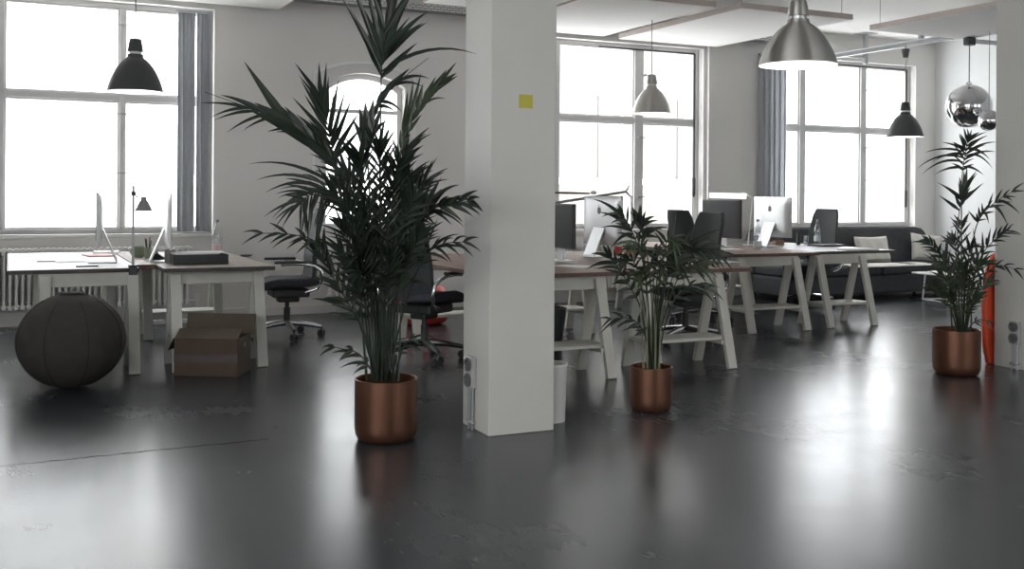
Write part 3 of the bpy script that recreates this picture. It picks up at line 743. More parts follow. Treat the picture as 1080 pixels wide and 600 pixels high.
f1([(402, 400, .0), (397, 300, -.02), (390, 210, -.03), (388, 150, -.02), (393, 120, 0), (405, 98, .02), (425, 82, .06), (452, 61, .1)], .43,
   [(379, 113, -.03, .0, .02, 1.5), (385, 107, -.03, .05, .0, 1.5), (394, 104, -.02, .1, .0, 1.4), (371, 124, -.03, .0, .08, 1.1), (403, 112, .0, .03, .03, 1.3), (377, 134, -.02, .0, .1, .8), (404, 100, .0, .2, .0, 1.2), (418, 84, .02, .4, .02, 1.2), (432, 72, .05, .5, .02, 1.2), (453, 83, .1, .7, .25, .6), (447, 92, .08, .6, .3, .6), (424, 118, .05, .4, .35, .7), (417, 118, .05, .35, .3, .7), (408, 128, .03, .05, .25, .8)], 0, .19, (36, 18), .15, .030)
f1([(400, 400, .02), (396, 300, -.05), (387, 240, -.12), (370, 205, -.2), (345, 198, -.28), (325, 207, -.33), (317, 216, -.36)], .45,
   [(262, 173, -.2, .25, .22), (270, 190, -.2, .35, .22), (280, 203, -.25, .45, .25), (291, 226, -.3, .6, .25), (297, 241, -.3, .75, .2), (302, 195, -.3, .6, .12), (300, 206, -.35, .8, .1), (300, 188, -.2, .5, .1)], 15, .20, (70, 35), .45, .017)
f1([(409, 400, .0), (416, 300, .03), (424, 250, .06), (443, 226, -.1), (470, 216, -.25), (497, 212, -.38)], .45,
   [(422, 178, .1, .0, .0), (442, 180, .1, .1, .0), (457, 188, .1, .18, .0), (466, 186, .1, .25, .0), (466, 199, .1, .3, .03), (500, 212, -.38, .5, .18), (503, 219, -.38, .6, .12), (490, 240, -.3, .3, .25), (485, 195, .1, .35, .2)], 8, .16, (45, 18), .2, .026)
f1([(397, 400, -.05), (374, 325, -.15), (350, 280, -.22), (333, 255, -.28), (305, 247, -.32), (268, 246, -.36)], .38,
   [(272, 256, -.3, .75, .18), (287, 262, -.3, .6, .18), (302, 263, -.3, .5, .15), (312, 268, -.3, .4, .12), (330, 265, -.25, .25, .1)], 5, .11, (45, 20), .25, .016)
f1([(399, 400, -.06), (384, 350, -.1), (366, 318, -.16), (350, 290, -.22), (336, 262, -.25)], .3,
   [(328, 315, -.2, .15, .15), (335, 290, -.2, .45, .1), (345, 330, -.15, .05, .12)], 9, .18, (40, 15), .2, .024)
f1([(410, 400, -.03), (425, 330, -.02), (445, 275, -.12), (466, 258, -.25), (492, 255, -.36)], .35,
   [(492, 262, -.36, .5, .1), (485, 247, -.36, .4, .15), (462, 230, -.1, .2, .05)], 7, .15, (45, 18), .3, .018)
f1([(396, 400, -.1), (390, 388, -.13), (378, 373, -.16), (362, 368, -.2), (344, 365, -.22)], .2,
   [(357, 381, -.2, .3, .25), (359, 388, -.18, .15, .22), (350, 372, -.2, .5, .1), (372, 395, -.18, .1, .2)], 3, .08, (45, 20), .5, .020)
f1([(416, 400, -.06), (421, 380, -.08), (428, 362, -.1), (440, 357, -.12), (455, 364, -.15)], .2,
   [(450, 352, -.1, .4, .15), (445, 370, -.1, .3, .2)], 3, .07, (40, 20), .5, .016)
for (bx, by, dx, hy, dz, LL) in [(392, 300, -8, 178, -.35, .22), (404, 300, 10, 185, -.40, .22), (398, 310, -30, 215, -.3, .22), (412, 300, 22, 205, -.3, .2), (396, 310, -22, 255, -.35, .2), (414, 310, 18, 260, -.35, .18), (400, 300, 0, 235, .35, .22), (388, 320, -16, 205, .3, .2), (418, 315, 8, 225, .3, .18), (405, 330, 4, 280, -.3, .18), (393, 340, -14, 300, -.2, .15), (402, 290, -2, 168, -.25, .2), (410, 290, 12, 168, .25, .2), (394, 290, -20, 192, .15, .22), (408, 300, 14, 200, -.15, .2), (400, 300, -12, 240, -.1, .2), (398, 310, -24, 275, -.3, .16), (410, 300, 26, 235, -.15, .18)]:
    f1([(401 + (bx - 401) * .5, 400, dz * .15), (bx, by + 40, dz * .25), (bx + dx * .5, (by + hy) / 2, dz * .6), (bx + dx, hy + 8, dz), (bx + dx * 1.6, hy - 12, dz * 1.2)], .40, (), 13, LL * 1.05, (44, 16), .12, .021, twist=rg.uniform(-.6, .6))
for i in range(7):
    x = 385 + i * 5.5
    f1([(x + 2, 402, rg.uniform(-.08, .08)), (x - 2 + i, 350, rg.uniform(-.05, .1)), (x - 6 + 2 * i, 270, rg.uniform(-.1, .15))], .7, (), 3, .2, (30, 20), .1, .02, m='leaf2', rad=.008)

# --- the palm at the right
o3 = Vector((6.19, 5.40, 0)); D3 = (o3.x * SA + o3.y * CA)
p3_ = potted_palm(o3, .164, .325, 'palm in a copper pot at the right, beside the right pillar'); rg = random.Random(5)
def f3(*a, **k): return frond(p3_, o3, D3, *a, rng=rg, **k)
f3([(1014, 350, 0), (1014, 280, .02), (1014, 225, .03), (1014, 195, .02), (1016, 175, 0), (1019, 158, -.02), (1022, 146, -.05)], .62,
   [(993, 150, 0, .55, .12), (1004, 150, 0, .6, .02), (975, 161, .05, .5, .2), (967, 178, .05, .35, .32), (972, 184, .03, .25, .32), (986, 184, .0, .12, .2), (984, 170, .0, .45, .2), (1025, 136, 0, .8, 0), (1042, 143, .05, .55, .15), (1052, 150, .05, .45, .18), (1047, 178, .05, .4, .38), (1044, 168, .03, .6, .25), (1038, 185, .0, .15, .22), (1050, 160, .03, .3, .2)], 8, .17, (50, 25), .25, .019)
f3([(1012, 350, 0), (1011, 290, .0), (1010, 245, -.02), (1012, 222, -.03), (1015, 205, -.03), (1018, 196, -.03)], .62,
   [(990, 206, -.03, .0, .03), (988, 192, -.03, .3, .1), (997, 196, -.03, .35, .05), (1037, 193, -.03, .2, .02), (1030, 199, -.03, .35, .03), (1021, 193, -.03, .7, 0), (1003, 200, 0, .3, .03)], 5, .15, (26, 12), .0, .022)
f3([(1018, 350, .0), (1022, 300, .03), (1027, 250, .06), (1035, 228, -.04), (1050, 213, -.14), (1070, 201, -.28)], .5,
   [(1021, 222, .06, .05, 0), (1032, 218, .06, .15, 0), (1047, 211, .08, .3, .02), (1043, 236, -.1, .3, .3), (1063, 238, -.26, .5, .32), (1076, 226, -.30, .65, .22), (1068, 212, -.28, .75, .12), (1039, 219, .05, .2, 0)], 6, .13, (38, 15), .12, .019)
f3([(1019, 350, -.03), (1023, 310, -.05), (1034, 272, -.08), (1050, 252, -.18), (1064, 243, -.28)], .4,
   [(1066, 240, -.28, .7, .1), (1062, 250, -.26, .6, .18), (1026, 240, -.06, .1, 0), (1016, 246, -.05, .05, .02), (1036, 244, -.08, .25, .02), (1045, 240, -.08, .35, .05)], 7, .14, (45, 20), .25, .018)
f3([(1010, 350, -.04), (1005, 310, -.08), (997, 280, -.12), (986, 262, -.16), (977, 254, -.18)], .4,
   [(983, 250, -.14, .3, .02), (978, 264, -.16, .5, .12), (979, 272, -.15, .35, .15), (1000, 244, -.1, .15, .03), (998, 252, -.1, .15, .05)], 8, .13, (45, 20), .25, .020)
f3([(1019, 350, -.02), (1026, 315, .0), (1037, 292, -.08), (1053, 280, -.18), (1073, 285, -.30)], .4,
   [(1061, 286, -.24, .6, .15), (1027, 277, .0, .1, .0), (1033, 276, .02, .2, 0)], 5, .10, (40, 20), .3, .016)
f3([(1021, 350, -.06), (1025, 342, -.07), (1034, 337, -.08), (1046, 341, -.1)], .3, [(1036, 345, -.08, .2, .1)], 2, .06, (40, 20), .4, .014)
for (dx, hy, dz, LL) in [(-18, 285, -.28, .15), (8, 268, -.3, .15), (-6, 262, .3, .16), (16, 285, -.25, .14), (-14, 300, .25, .14), (4, 295, -.25, .15), (20, 305, .2, .13), (-8, 318, -.22, .12), (10, 322, -.2, .12), (-20, 310, -.15, .13), (0, 245, .15, .15)]:
    f3([(1014 + dx * .2, 352, dz * .1), (1014 + dx * .5, (350 + hy) / 2, dz * .4), (1014 + dx, hy, dz), (1014 + dx * 1.5, hy - 8, dz * 1.2)], .40, (), 9, LL * 1.05, (42, 16), .12, .018, twist=rg.uniform(-.6, .6), m='leaf2' if hy > 280 else 'leaf')
for i in range(5):
    f3([(1004 + i * 5, 354, rg.uniform(-.05, .05)), (1003 + i * 5.5, 320, rg.uniform(-.06, .06)), (1000 + i * 7, 275, rg.uniform(-.1, .1))], .6, (), 3, .13, (30, 20), .1, .018, m='leaf2', rad=.007)

# --- the small palm in front of the desks
o2 = Vector((3.45, 5.225, 0)); D2 = (o2.x * SA + o2.y * CA)
p2_ = potted_palm(o2, .126, .262, 'smallest palm in a copper pot, in front of the middle desks'); rg = random.Random(11)
def f2(*a, **k): return frond(p2_, o2, D2, *a, rng=rg, **k)
f2([(685, 392, 0), (684, 330, -.02), (680, 285, -.05), (672, 258, -.08), (664, 238, -.1), (655, 226, -.12)], .5,
   [(625, 210, -.1, .75, .2), (632, 224, -.1, .6, .16), (640, 226, -.1, .5, .14), (644, 262, -.1, .4, .35), (634, 240, -.1, .45, .2), (650, 218, -.1, .8, .12)], 5, .14, (55, 25), .35, .020)
f2([(688, 392, 0), (688, 330, 0), (684, 280, 0), (680, 258, 0), (676, 240, 0), (674, 230, 0)], .6,
   [(666, 219, 0, .5, 0), (675, 221, 0, .7, 0), (681, 222, 0, .55, 0), (695, 233, 0, .5, .25), (699, 243, 0, .35, .25), (706, 241, 0, .2, .3), (691, 228, 0, .6, .2), (688, 240, 0, .3, .1), (697, 252, 0, .2, .2)], 4, .12, (30, 12), .05, .024)
f2([(690, 392, 0), (694, 330, -.02), (704, 290, -.06), (718, 268, -.1), (738, 262, -.14), (758, 268, -.17)], .42,
   [(714, 221, -.05, .05, 0), (706, 232, -.05, .05, 0), (746, 256, -.12, .5, .2), (757, 274, -.12, .5, .2), (731, 240, -.1, .3, .1), (750, 262, -.12, .6, .12), (760, 242, -.1, .4, .18)], 9, .15, (55, 25), .35, .022)
f2([(685, 392, -.03), (677, 330, -.08), (664, 302, -.12), (652, 282, -.16), (640, 268, -.18)], .35,
   [(637, 264, -.15, .7, .05), (630, 284, -.15, .6, .2), (618, 284, -.15, .7, .22), (645, 300, -.12, .3, .2)], 8, .13, (48, 20), .3, .021)
f2([(686, 392, -.04), (682, 360, -.08), (674, 342, -.12), (660, 335, -.15), (640, 337, -.18)], .3,
   [(650, 345, -.15, .4, .2), (655, 350, -.12, .2, .2), (632, 353, -.15, .7, .2), (668, 355, -.1, .1, .15)], 5, .09, (50, 20), .4, .016)
f2([(692, 392, -.02), (701, 345, -.04), (712, 315, -.06), (728, 302, -.08), (748, 303, -.1)], .35,
   [(745, 312, -.08, .5, .15), (752, 300, -.08, .6, .1)], 6, .11, (45, 20), .35, .018)
for (dx, hy, dz, LL) in [(-12, 262, -.25, .15), (14, 258, -.28, .16), (24, 268, -.2, .15), (2, 270, .28, .15), (-18, 278, -.22, .14), (18, 282, -.25, .15), (32, 285, -.15, .14), (6, 284, -.3, .15), (-8, 292, -.2, .13), (30, 272, .2, .14)]:
    f2([(688 + dx * .15, 392, dz * .1), (688 + dx * .35, (392 + hy) / 2, dz * .35), (688 + dx, hy, dz), (688 + dx * 1.7, hy - 3, dz * 1.3)], .52, (), 9, LL, (52, 24), .3, .020, twist=rg.uniform(-.7, .7), m='leaf2' if rg.random() < .5 else 'leaf')
for i in range(5):
    f2([(679 + i * 4, 393, rg.uniform(-.05, .02)), (677 + i * 5, 345, rg.uniform(-.10, .0)), (674 + i * 7, 300, rg.uniform(-.12, .0))], .9, (), 0, .13, (30, 20), .1, .018, m='stem', rad=.0075)

# ================================================================== BALL, BOX
t = thing('sitting_ball', 'large dark felt-covered sitting ball in front of the white desk', 'ball', (.375, 7.35, 0))
def ballp(lon, lat, k=1.0):
    r, hz = .335, .306
    c = math.cos(lat); return Vector((r * k * c * math.cos(lon), r * k * c * math.sin(lon), max(0.001, hz + hz * k * math.sin(lat))))
B().grid(lambda u, v: ballp(2 * PI * u, (v - .5) * PI * .998), 48, 28, True).make('cover', 'ball', t, smooth=True)
for k in range(8):
    a = 2 * PI * k / 8 + .25
    B().tube([ballp(a, -1.2 + i * .16, 1.002) for i in range(15)], .0035, 6).make('seam', 'seam', t)
B().lathe([(0, .619), (.075, .616), (.085, .611), (.0, .600)], 28).make('top_patch', 'seam', t, smooth=True)

t = thing('cardboard_box', 'open brown cardboard box with raised flaps under the desk', 'box', (1.232, 7.395, 0), math.radians(-28))
w_, dp, hh, th = .445, .31, .262, .006
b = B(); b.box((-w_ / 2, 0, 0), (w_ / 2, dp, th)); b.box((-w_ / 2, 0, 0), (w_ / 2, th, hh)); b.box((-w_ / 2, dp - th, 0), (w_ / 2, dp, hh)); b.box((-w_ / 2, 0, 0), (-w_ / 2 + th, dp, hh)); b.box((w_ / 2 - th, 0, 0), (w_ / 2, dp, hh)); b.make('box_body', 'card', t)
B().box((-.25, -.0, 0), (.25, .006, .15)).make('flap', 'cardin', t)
o = kids(t)[-1]; o.location = (0, dp, hh - .01); o.rotation_euler = (math.radians(-14), 0, 0)
o = B().box((-.222, 0, 0), (.222, .006, .12)).make('flap', 'cardin', t); o.location = (0, .004, hh); o.rotation_euler = (math.radians(-62), 0, 0)
o = B().box((0, -.145, 0), (.006, .145, .09)).make('flap', 'card', t); o.location = (-w_ / 2 - .004, dp / 2, hh - .004); o.rotation_euler = (0, math.radians(-155), 0)
o = B().lathe([(0, 0), (.022, 0), (.022, .003), (0, .003)], 20).make('hand_hole', 'logo', t); o.location = (w_ / 2, dp * .5, hh * .78); o.rotation_euler = (0, PI / 2, 0); o.scale = (.8, 1.5, 1)
B().box((-w_ / 2 - .001, -.0012, .10), (w_ / 2 + .001, 0, .15)).make('packing_tape', mat('tape_brown', (.055, .034, .03), .4), t)

# ================================================================== DESK LAMPS
t = thing('desk_lamp', 'slender clamp-on desk lamp with grey shade on the white desk', 'desk lamp', (.80, 7.86, .73))
B().tube([(0, 0, -.20), (0, 0, .585)], .0085, 10).make('pole', 'alu', t)
B().box((-.028, -.02, -.05), (.028, .05, -.03)).box((-.028, -.02, 0), (.028, .05, .02)).box((-.028, -.026, -.05), (.028, -.012, .02)).make('clamp', 'dmetal', t, bevel=.004)
B().ball((0, 0, .53), .018, 12, 8).make('joint', 'dmetal', t, smooth=True)
B().tube([(0, 0, .53), (.03, .0, .50)], .006, 8).make('arm', 'alu', t)
B().lathe([(.02, .075), (.028, .07), (.062, .0), (.058, .0), (.024, .066), (.02, .07)], 24, c=(.07, 0, .405), close=True).lathe([(0, .07), (.02, .075), (.02, .10), (0, .10)], 16, c=(.07, 0, .405)).make('lamp_shade', 'greyp', t, smooth=True)

pl = at_z(666, 268, ZT); d_ = pl.x * SA + pl.y * CA
t = thing('desk_lamp', 'grey architect lamp with a long level arm, right of the pillar', 'desk lamp', pl)
Q = lambda x, y, dz=0: at_d(x, y, d_ + dz) - pl
B().lathe([(0, 0), (.07, 0), (.07, .015), (0, .02)], 24).make('lamp_base', 'dmetal', t, smooth=True)
B().tube([(0, 0, .015), Q(666, 208)], .010, 10).make('pole', 'alu', t)
B().tube([Q(666, 208), Q(660, 202, .02), Q(664, 196, .02)], [.007, .010, .005], 8).make('elbow', 'dmetal', t)
B().tube([Q(660, 202, .02), Q(636, 206, .0), Q(585, 214, -.05)], [.011, .013, .014], 8).make('arm', 'alu', t)
B().tube([Q(622, 204, .1), Q(600, 203.5, .08), Q(575, 203, .05)], [.008, .011, .011], 8).make('arm', 'woodedge', t)
B().ball(Q(626, 203, .08), .026, 14, 8, (1.3, 1, .7)).make('joint', 'alu', t, smooth=True)

pl = at_z(789, 259, ZT); d_ = pl.x * SA + pl.y * CA
t = thing('desk_lamp', 'white tube desk lamp reaching over the large dark monitor', 'desk lamp', pl)
B().lathe([(0, 0), (.06, 0), (.06, .012), (0, .016)], 24).make('lamp_base', 'white', t, smooth=True)
B().tube([(0, 0, .01), Q(794, 210)], .008, 8).make('pole', 'white', t)
B().tube([Q(794, 210), Q(786, 203), Q(779, 205)], .008, 8).make('arm', 'white', t)
B().tube([Q(787, 207, -.02), Q(749, 206, .02)], .030, 14).make('lamp_head', 'tube', t, smooth=True)
B().tube([Q(748, 209, .02), Q(748, 202, .02)], .006, 8).make('end_bracket', 'white', t)

# ================================================================== SMALL DESK THINGS
def bottle(loc, label, lab='water', h=.27, r=.036):
    t = thing('water_bottle', label, 'bottle', loc, 0, 'plastic water bottles')
    k = h / .27
    B().lathe([(0, .0), (r * .9, 0), (r, .012), (r, .07), (r * .94, .08), (r, .09), (r, .15 * k), (r * .8, .19 * k), (.016, .225 * k), (.0135, .235 * k), (.0135, .252 * k), (0, .252 * k)], 24).make('bottle_body', 'pet', t, smooth=True)
    B().lathe([(r + .0008, .03), (r + .0012, .035), (r + .0012, .085), (r + .0008, .09)], 24).make('bottle_label', lab, t, smooth=True)
    B().lathe([(0, .25 * k), (.0155, .25 * k), (.0155, .27 * k), (0, .27 * k)], 16).make('bottle_cap', 'cap', t)
    return t
pb_ = at_z(229, 267.5, ZT)
bottle(pb_, 'clear bottle with pink label on the box desk, before the wall', h=.30, r=.043)
bottle(at_z(799, 264, ZT), 'clear bottle in front of the white-backed computer', 'waterb', .31, .042)
bottle(at_z(862, 257, ZT), 'clear bottle in front of the dark chair back', 'waterb', .285, .038)

def flat(name, mat_, px_, py_, w, d, h, rz, label, cat, group=None, z=ZT):
    p = at_z(px_, py_, z); o = B().box((-w / 2, -d / 2, 0), (w / 2, d / 2, h)).make(name, mat_, loc=p, bevel=min(.002, h * .3))
    o.rotation_euler = (0, 0, rz); return tag(o, label, cat, group)
flat('magazine', 'paperp', 104, 270, .21, .28, .012, .15, 'pink-covered magazine lying beside the slim computer', 'magazine')
flat('paper_sheet', 'paper', 112, 267.0, .21, .29, .018, -.1, 'stack of white paper right behind the pink magazine', 'paper')
flat('paper_sheet', 'paper', 78, 276, .30, .21, .003, .2, 'loose white sheet on the white desk, left of the magazine', 'paper')
flat('keyboard', 'silver', 48, 274.5, .13, .42, .012, 0, 'thin keyboard on the left part of the white desk', 'keyboard')
flat('pen', 'plastic', 92, 281.5, .15, .012, .01, .1, 'dark pen near the front edge of the white desk', 'pen')
# file tray with papers
pt = at_z(213, 279, ZT)
t = thing('document_tray', 'dark flat document box with papers on top, on the box desk', 'document box', (pt.x, pt.y + .13, ZT), math.radians(-3))
b = B(); b.box((-.20, -.13, 0), (.20, .13, .006)); b.box((-.20, -.13, .006), (.20, -.124, .075)); b.box((-.20, .124, .006), (.20, .13, .075)); b.box((-.2, -.124, .006), (-.194, .124, .075)); b.box((.194, -.124, .006), (.2, .124, .075)); b.make('tray_body', 'plastic', t, bevel=.002)
B().box((-.194, -.124, .006), (.194, .124, .06)).make('contents', 'paper', t)
for k, (dx, dy, rz, lb) in enumerate([(-.03, .0, .06, 'lower white folder lying on the dark document box'), (.02, .02, -.08, 'upper white sheet lying on the dark document box')]):
    o = B().box((-.16, -.11, 0), (.16, .11, .006)).make('paper_sheet', 'paper', loc=(pt.x + dx, pt.y + .13 + dy, ZT + .0755 + k * .0065)); o.rotation_euler = (0, 0, rz); tag(o, lb, 'paper')
# grey card box, black stapler-like gadget, mug, pencil cup
pt = at_z(178, 276.5, ZT)
tag(B().box((-.035, -.04, 0), (.035, .04, .105)).make('paper_carton', 'greyp', loc=(pt.x, pt.y - .055, ZT), bevel=.003), 'small upright grey carton in front of the edge-on computer', 'box')
pt = at_z(166, 274.5, .735)
t = thing('tape_dispenser', 'black tape dispenser left of the small grey carton', 'tape dispenser', (pt.x, pt.y, .735))
B().prism([(-.055, 0), (.055, 0), (.055, .02), (.01, .05), (-.03, .055), (-.055, .03)], (0, -.022, 0), (1, 0, 0), (0, 0, 1), (0, 1, 0), .044).make('dispenser_body', 'plastic', t, bevel=.006)
o = B().tube([(0, -.018, 0), (0, .018, 0)], .022, 20).make('tape_roll', 'greyp', t); o.location = (-.015, 0, .05)
pt = at_z(147.5, 271.5, .735)
t = thing('mug', 'dull green mug on the narrow board between the left desks', 'mug', (pt.x, pt.y + .03, .735))
B().lathe([(0, 0), (.038, 0), (.042, .01), (.042, .09), (.038, .09), (.036, .012), (0, .012)], 28).make('mug_body', 'green', t, smooth=True)
B().tube([(-.04, 0, .075), (-.062, 0, .07), (-.070, 0, .045), (-.058, 0, .022), (-.04, 0, .02)], .006, 8).make('mug_handle', 'green', t, smooth=True)
pt = at_z(156.5, 273, .735)
t = thing('pencil_cup', 'green-grey pencil cup beside the dull green mug', 'pencil cup', (pt.x, pt.y + .03, .735))
B().lathe([(0, 0), (.026, 0), (.028, .09), (.025, .09), (.023, .006), (0, .006)], 6).make('cup_body', 'green', t)
for k in range(4):
    a = k * 1.6; B().tube([(.008 * math.cos(a), .008 * math.sin(a), .01), (.026 * math.cos(a + .4), .026 * math.sin(a + .4), .145 + .01 * k)], .0038, 6).make('pencil', 'card' if k % 2 else 'plastic', t)
pt = at_z(262, 270.5, ZT)
tag(B().lathe([(0, 0), (.03, 0), (.055, .012), (.053, .015), (.03, .004), (0, .004)], 28).make('saucer', 'dmetal', loc=(pt.x - .02, pt.y, ZT), smooth=True), 'small dark saucer near the right corner of the box desk', 'saucer')
# things on the middle desks
pt = at_z(652, 268, ZT)
t = thing('tin_can', 'red tin can beside the architect lamp pole', 'tin', (pt.x, pt.y, ZT))
B().lathe([(0, 0), (.035, 0), (.036, .004), (.036, .096), (.033, .10), (.031, .096), (.031, .012), (0, .012)], 24).make('can_body', 'redf', t, smooth=True)
B().lathe([(.0365, .092), (.0375, .095), (.0375, .1), (.0365, .102)], 24).make('can_rim', 'chrome', t, smooth=True)
pt = at_z(660, 270, ZT)
t = thing('clay_pot', 'small brown clay pot right of the red tin', 'pot', (pt.x + .02, pt.y - .05, ZT))
B().lathe([(0, 0), (.032, 0), (.044, .07), (.05, .072), (.05, .09), (.045, .09), (.04, .02), (0, .02)], 24).make('pot_body', 'terra', t, smooth=True)
B().lathe([(0, .08), (.043, .075), (.043, .07), (0, .07)], 20).make('soil', 'soil', t)
flat('paper_sheet', 'paper', 607, 281, .21, .29, .004, .4, 'white sheet on the desk next to the pillar', 'paper')
flat('paper_sheet', 'paper', 757, 276, .21, .29, .006, .1, 'white sheet lying on the near end of the middle desk', 'paper')
flat('notebook', 'paper', 768, 264.5, .26, .20, .02, .1, 'open white notebook under the large dark monitor', 'notebook')
flat('paper_sheet', 'paper', 905, 263.5, .42, .16, .012, 0, 'white papers at the right end of the dark desk', 'paper')
flat('laptop', 'plastic', 872, 259.5, .34, .24, .02, .05, 'closed dark laptop in front of the right bottle', 'laptop')
pt = at_z(850, 258, ZT)
t = thing('drinking_glass', 'small empty glass left of the right bottle', 'glass', (pt.x, pt.y, ZT))
B().lathe([(0, 0), (.028, 0), (.033, .10), (.031, .10), (.026, .006), (0, .006)], 24).make('glass_body', 'pet', t, smooth=True)
pt = at_z(846, 258, ZT)
tag(B().lathe([(0, 0), (.022, 0), (.022, .10), (.012, .12), (.012, .15), (0, .15)], 18).make('spray_bottle', 'plastic', loc=(pt.x - .02, pt.y + .04, ZT), smooth=True), 'small black flask beside the empty glass', 'flask')
pt = at_z(822, 258.5, ZT)
tag(B().box((-.06, -.03, 0), (.06, .03, .05)).make('card_box', 'terra', loc=(pt.x, pt.y + .02, ZT), bevel=.003), 'small orange-brown box below the white-backed computer', 'box')

# dark waste bin standing on the shelf under the middle desk; white bin behind the pillar
t = thing('waste_bin', 'white waste bin peeping out behind the foot of the pillar', 'bin', (2.768, 5.20, 0))
B().lathe([(0, 0), (.076, 0), (.085, .30), (.087, .32), (.082, .32), (.072, .012), (0, .012)], 32).make('bin_body', 'trimw', t, smooth=True)
B().lathe([(.084, .312), (.091, .314), (.091, .326), (.082, .326)], 32, close=True).make('bin_rim', 'white', t, smooth=True)
pt = at_d(666, 331, 9.0)
t = thing('waste_bin', 'dark tapered waste bin in the shade under the middle desks', 'bin', (4.02, 7.6, 0))
B().lathe([(0, 0), (.10, 0), (.135, .34), (.128, .34), (.095, .012), (0, .012)], 28).make('bin_body', 'plastic', t, smooth=True)
B().lathe([(.13, .33), (.141, .332), (.141, .345), (.128, .345)], 28, close=True).make('bin_rim', 'plastic', t, smooth=True)
# power strips on the floor behind the left desks
for k, (px_, py_, lb) in enumerate([(173, 342, 'white power strip on the floor left of the box'), (200, 341, 'white power strip on the floor just behind the box')]):
    p = at_z(px_, py_, .0)
    t = thing('power_strip', lb, 'power strip', (p.x, p.y, 0), 0, 'white power strips')
    B().box((-.10, -.03, 0), (.10, .03, .045)).make('strip_body', 'white', t, bevel=.006)
    b = B()
    for i in range(3): b.lathe([(0, .0455), (.016, .0455), (.016, .046), (0, .046)], 12, c=(-.06 + i * .06, 0, 0))
    b.make('outlet', 'socketd', t)

# ================================================================== SOFA CORNER
t = thing('sofa', 'long dark grey sofa under the right window', 'sofa', (9.85, 10.1, 0))
x0, x1 = -1.55, 1.42
B().box((x0, -.42, .07), (x1, .42, .30)).make('sofa_base', 'sofa', t, bevel=.03, seg=3)
for a, c in ((x0 + .02, (x0 + x1) / 2 - .005), ((x0 + x1) / 2 + .005, x1 - .02)):
    B().box((a, -.44, .302), (c, .22, .42)).make('seat_cushion', 'sofa', t, bevel=.035, seg=4)
poly = [(x0, .30), (x1, .30), (x1, .70), (x1 - .03, .80), (x1 - .10, .85), (x1 - .22, .872), (0, .885), (x0 + .22, .872), (x0 + .10, .85), (x0 + .03, .80), (x0, .70)]
B().prism(poly, (0, .22, 0), (1, 0, 0), (0, 0, 1), (0, 1, 0), .20).make('backrest', 'sofa', t, bevel=.04, seg=4)
for sx in (x0 + .12, x1 - .12):
    for sy in (-.34, .34): B().tube([(sx, sy, 0), (sx, sy, .075)], [.018, .024], 12).make('leg', 'dmetal', t)
b = B()
for i in range(9): b.ball((x0 + .25 + i * .31, .222, .63), .014, 10, 6, (1, .5, 1))
b.make('button', 'sofa', t)

def cushion(loc, w, h, th, rot, label):
    t = thing('cushion', label, 'cushion', loc, 0, 'off-white cushions'); t.rotation_euler = rot
    def sgn(s):
        def fn(u, v):
            x, z = 2 * u - 1, 2 * v - 1
            e = max(0, (1 - x ** 4)) ** .5 * max(0, (1 - z ** 4)) ** .5
            pin = 1 - .08 * (1 - abs(x) ** 2) * abs(z) ** 3; pin2 = 1 - .08 * (1 - abs(z) ** 2) * abs(x) ** 3
            wr = .006 * math.sin(9 * x + 3 * z) * e
            return Vector((x * w / 2 * pin2, s * (th / 2 * e ** .8 + .002) + wr, h / 2 + z * h / 2 * pin))
        return fn
    B().grid(sgn(1), 20, 16).grid(sgn(-1), 20, 16).make('cover', 'cushion', t, smooth=True)
    edge = []
    for u, v in [(i / 10, 0) for i in range(10)] + [(1, i / 8) for i in range(8)] + [(1 - i / 10, 1) for i in range(10)] + [(0, 1 - i / 8) for i in range(9)]:
        p = sgn(1)(u, v); p.y = 0; edge.append(p)
    B().tube(edge, .005, 6).make('piping', 'cushion', t)
    return t
pc = at_y(922, 277, 10.12); cushion((pc.x, 10.11, .425), .60, .34, .14, (math.radians(-14), 0, math.radians(4)), 'off-white cushion leaning on the sofa above the dark desk')
pc = at_y(992, 272, 10.1); cushion((11.02, 10.11, .425), .44, .36, .14, (math.radians(-14), math.radians(6), math.radians(-14)), 'off-white cushion at the right end of the sofa')
t = thing('throw_blanket', 'white folded blanket with black stripes along the sofa seat', 'blanket', (10.1, 9.75, .424))
def bl(u, v):
    x = -.85 + u * 1.35; s = v * .55
    y = .20 - s if s < .305 else -.108 - .012 * math.sin((s - .305) * 8); z = .004 + .002 * (1 + math.sin(7 * u * PI)) * (1 - abs(2 * v - 1)) if s < .28 else .008 - (s - .28) * .7
    return Vector((x, y, max(z, -.015))), Vector((0, -.3, 1)).normalized()
B().slab(bl, 30, 12, .006).make('cloth', 'cushion', t, smooth=True)
for x in (.12, .19): B().box((x, -.10, .0072), (x + .03, .19, .0120)).make('stripe', 'plastic', t)

# low white table with sled frame
t = thing('side_table', 'low white sled-base table half hidden by the right palm', 'table', (10.50, 9.15, 0), math.radians(-4))
B().box((-.52, -.22, .335), (.42, .22, .355)).make('tabletop', 'white', t, bevel=.005)
for sx in (-.36, .34):
    B().tube([(sx + .04, -.2, .335), (sx, -.2, .012), (sx, .2, .012), (sx + .04, .2, .335)], .011, 8).make('sled_leg', 'white', t)
B().tube([(-.36, -.2, .012), (.34, -.2, .012)], .011, 8).tube([(-.36, .2, .012), (.34, .2, .012)], .011, 8).make('runner', 'white', t)
t = thing('book', 'pale book lying open on the low white table', 'book', (10.2, 9.2, .356), .3)
B().box((-.12, -.09, 0), (.12, .09, .012)).make('pages', 'paper', t); B().box((-.125, -.095, -.0), (.125, .095, .003)).make('book_cover', 'cushion', t)
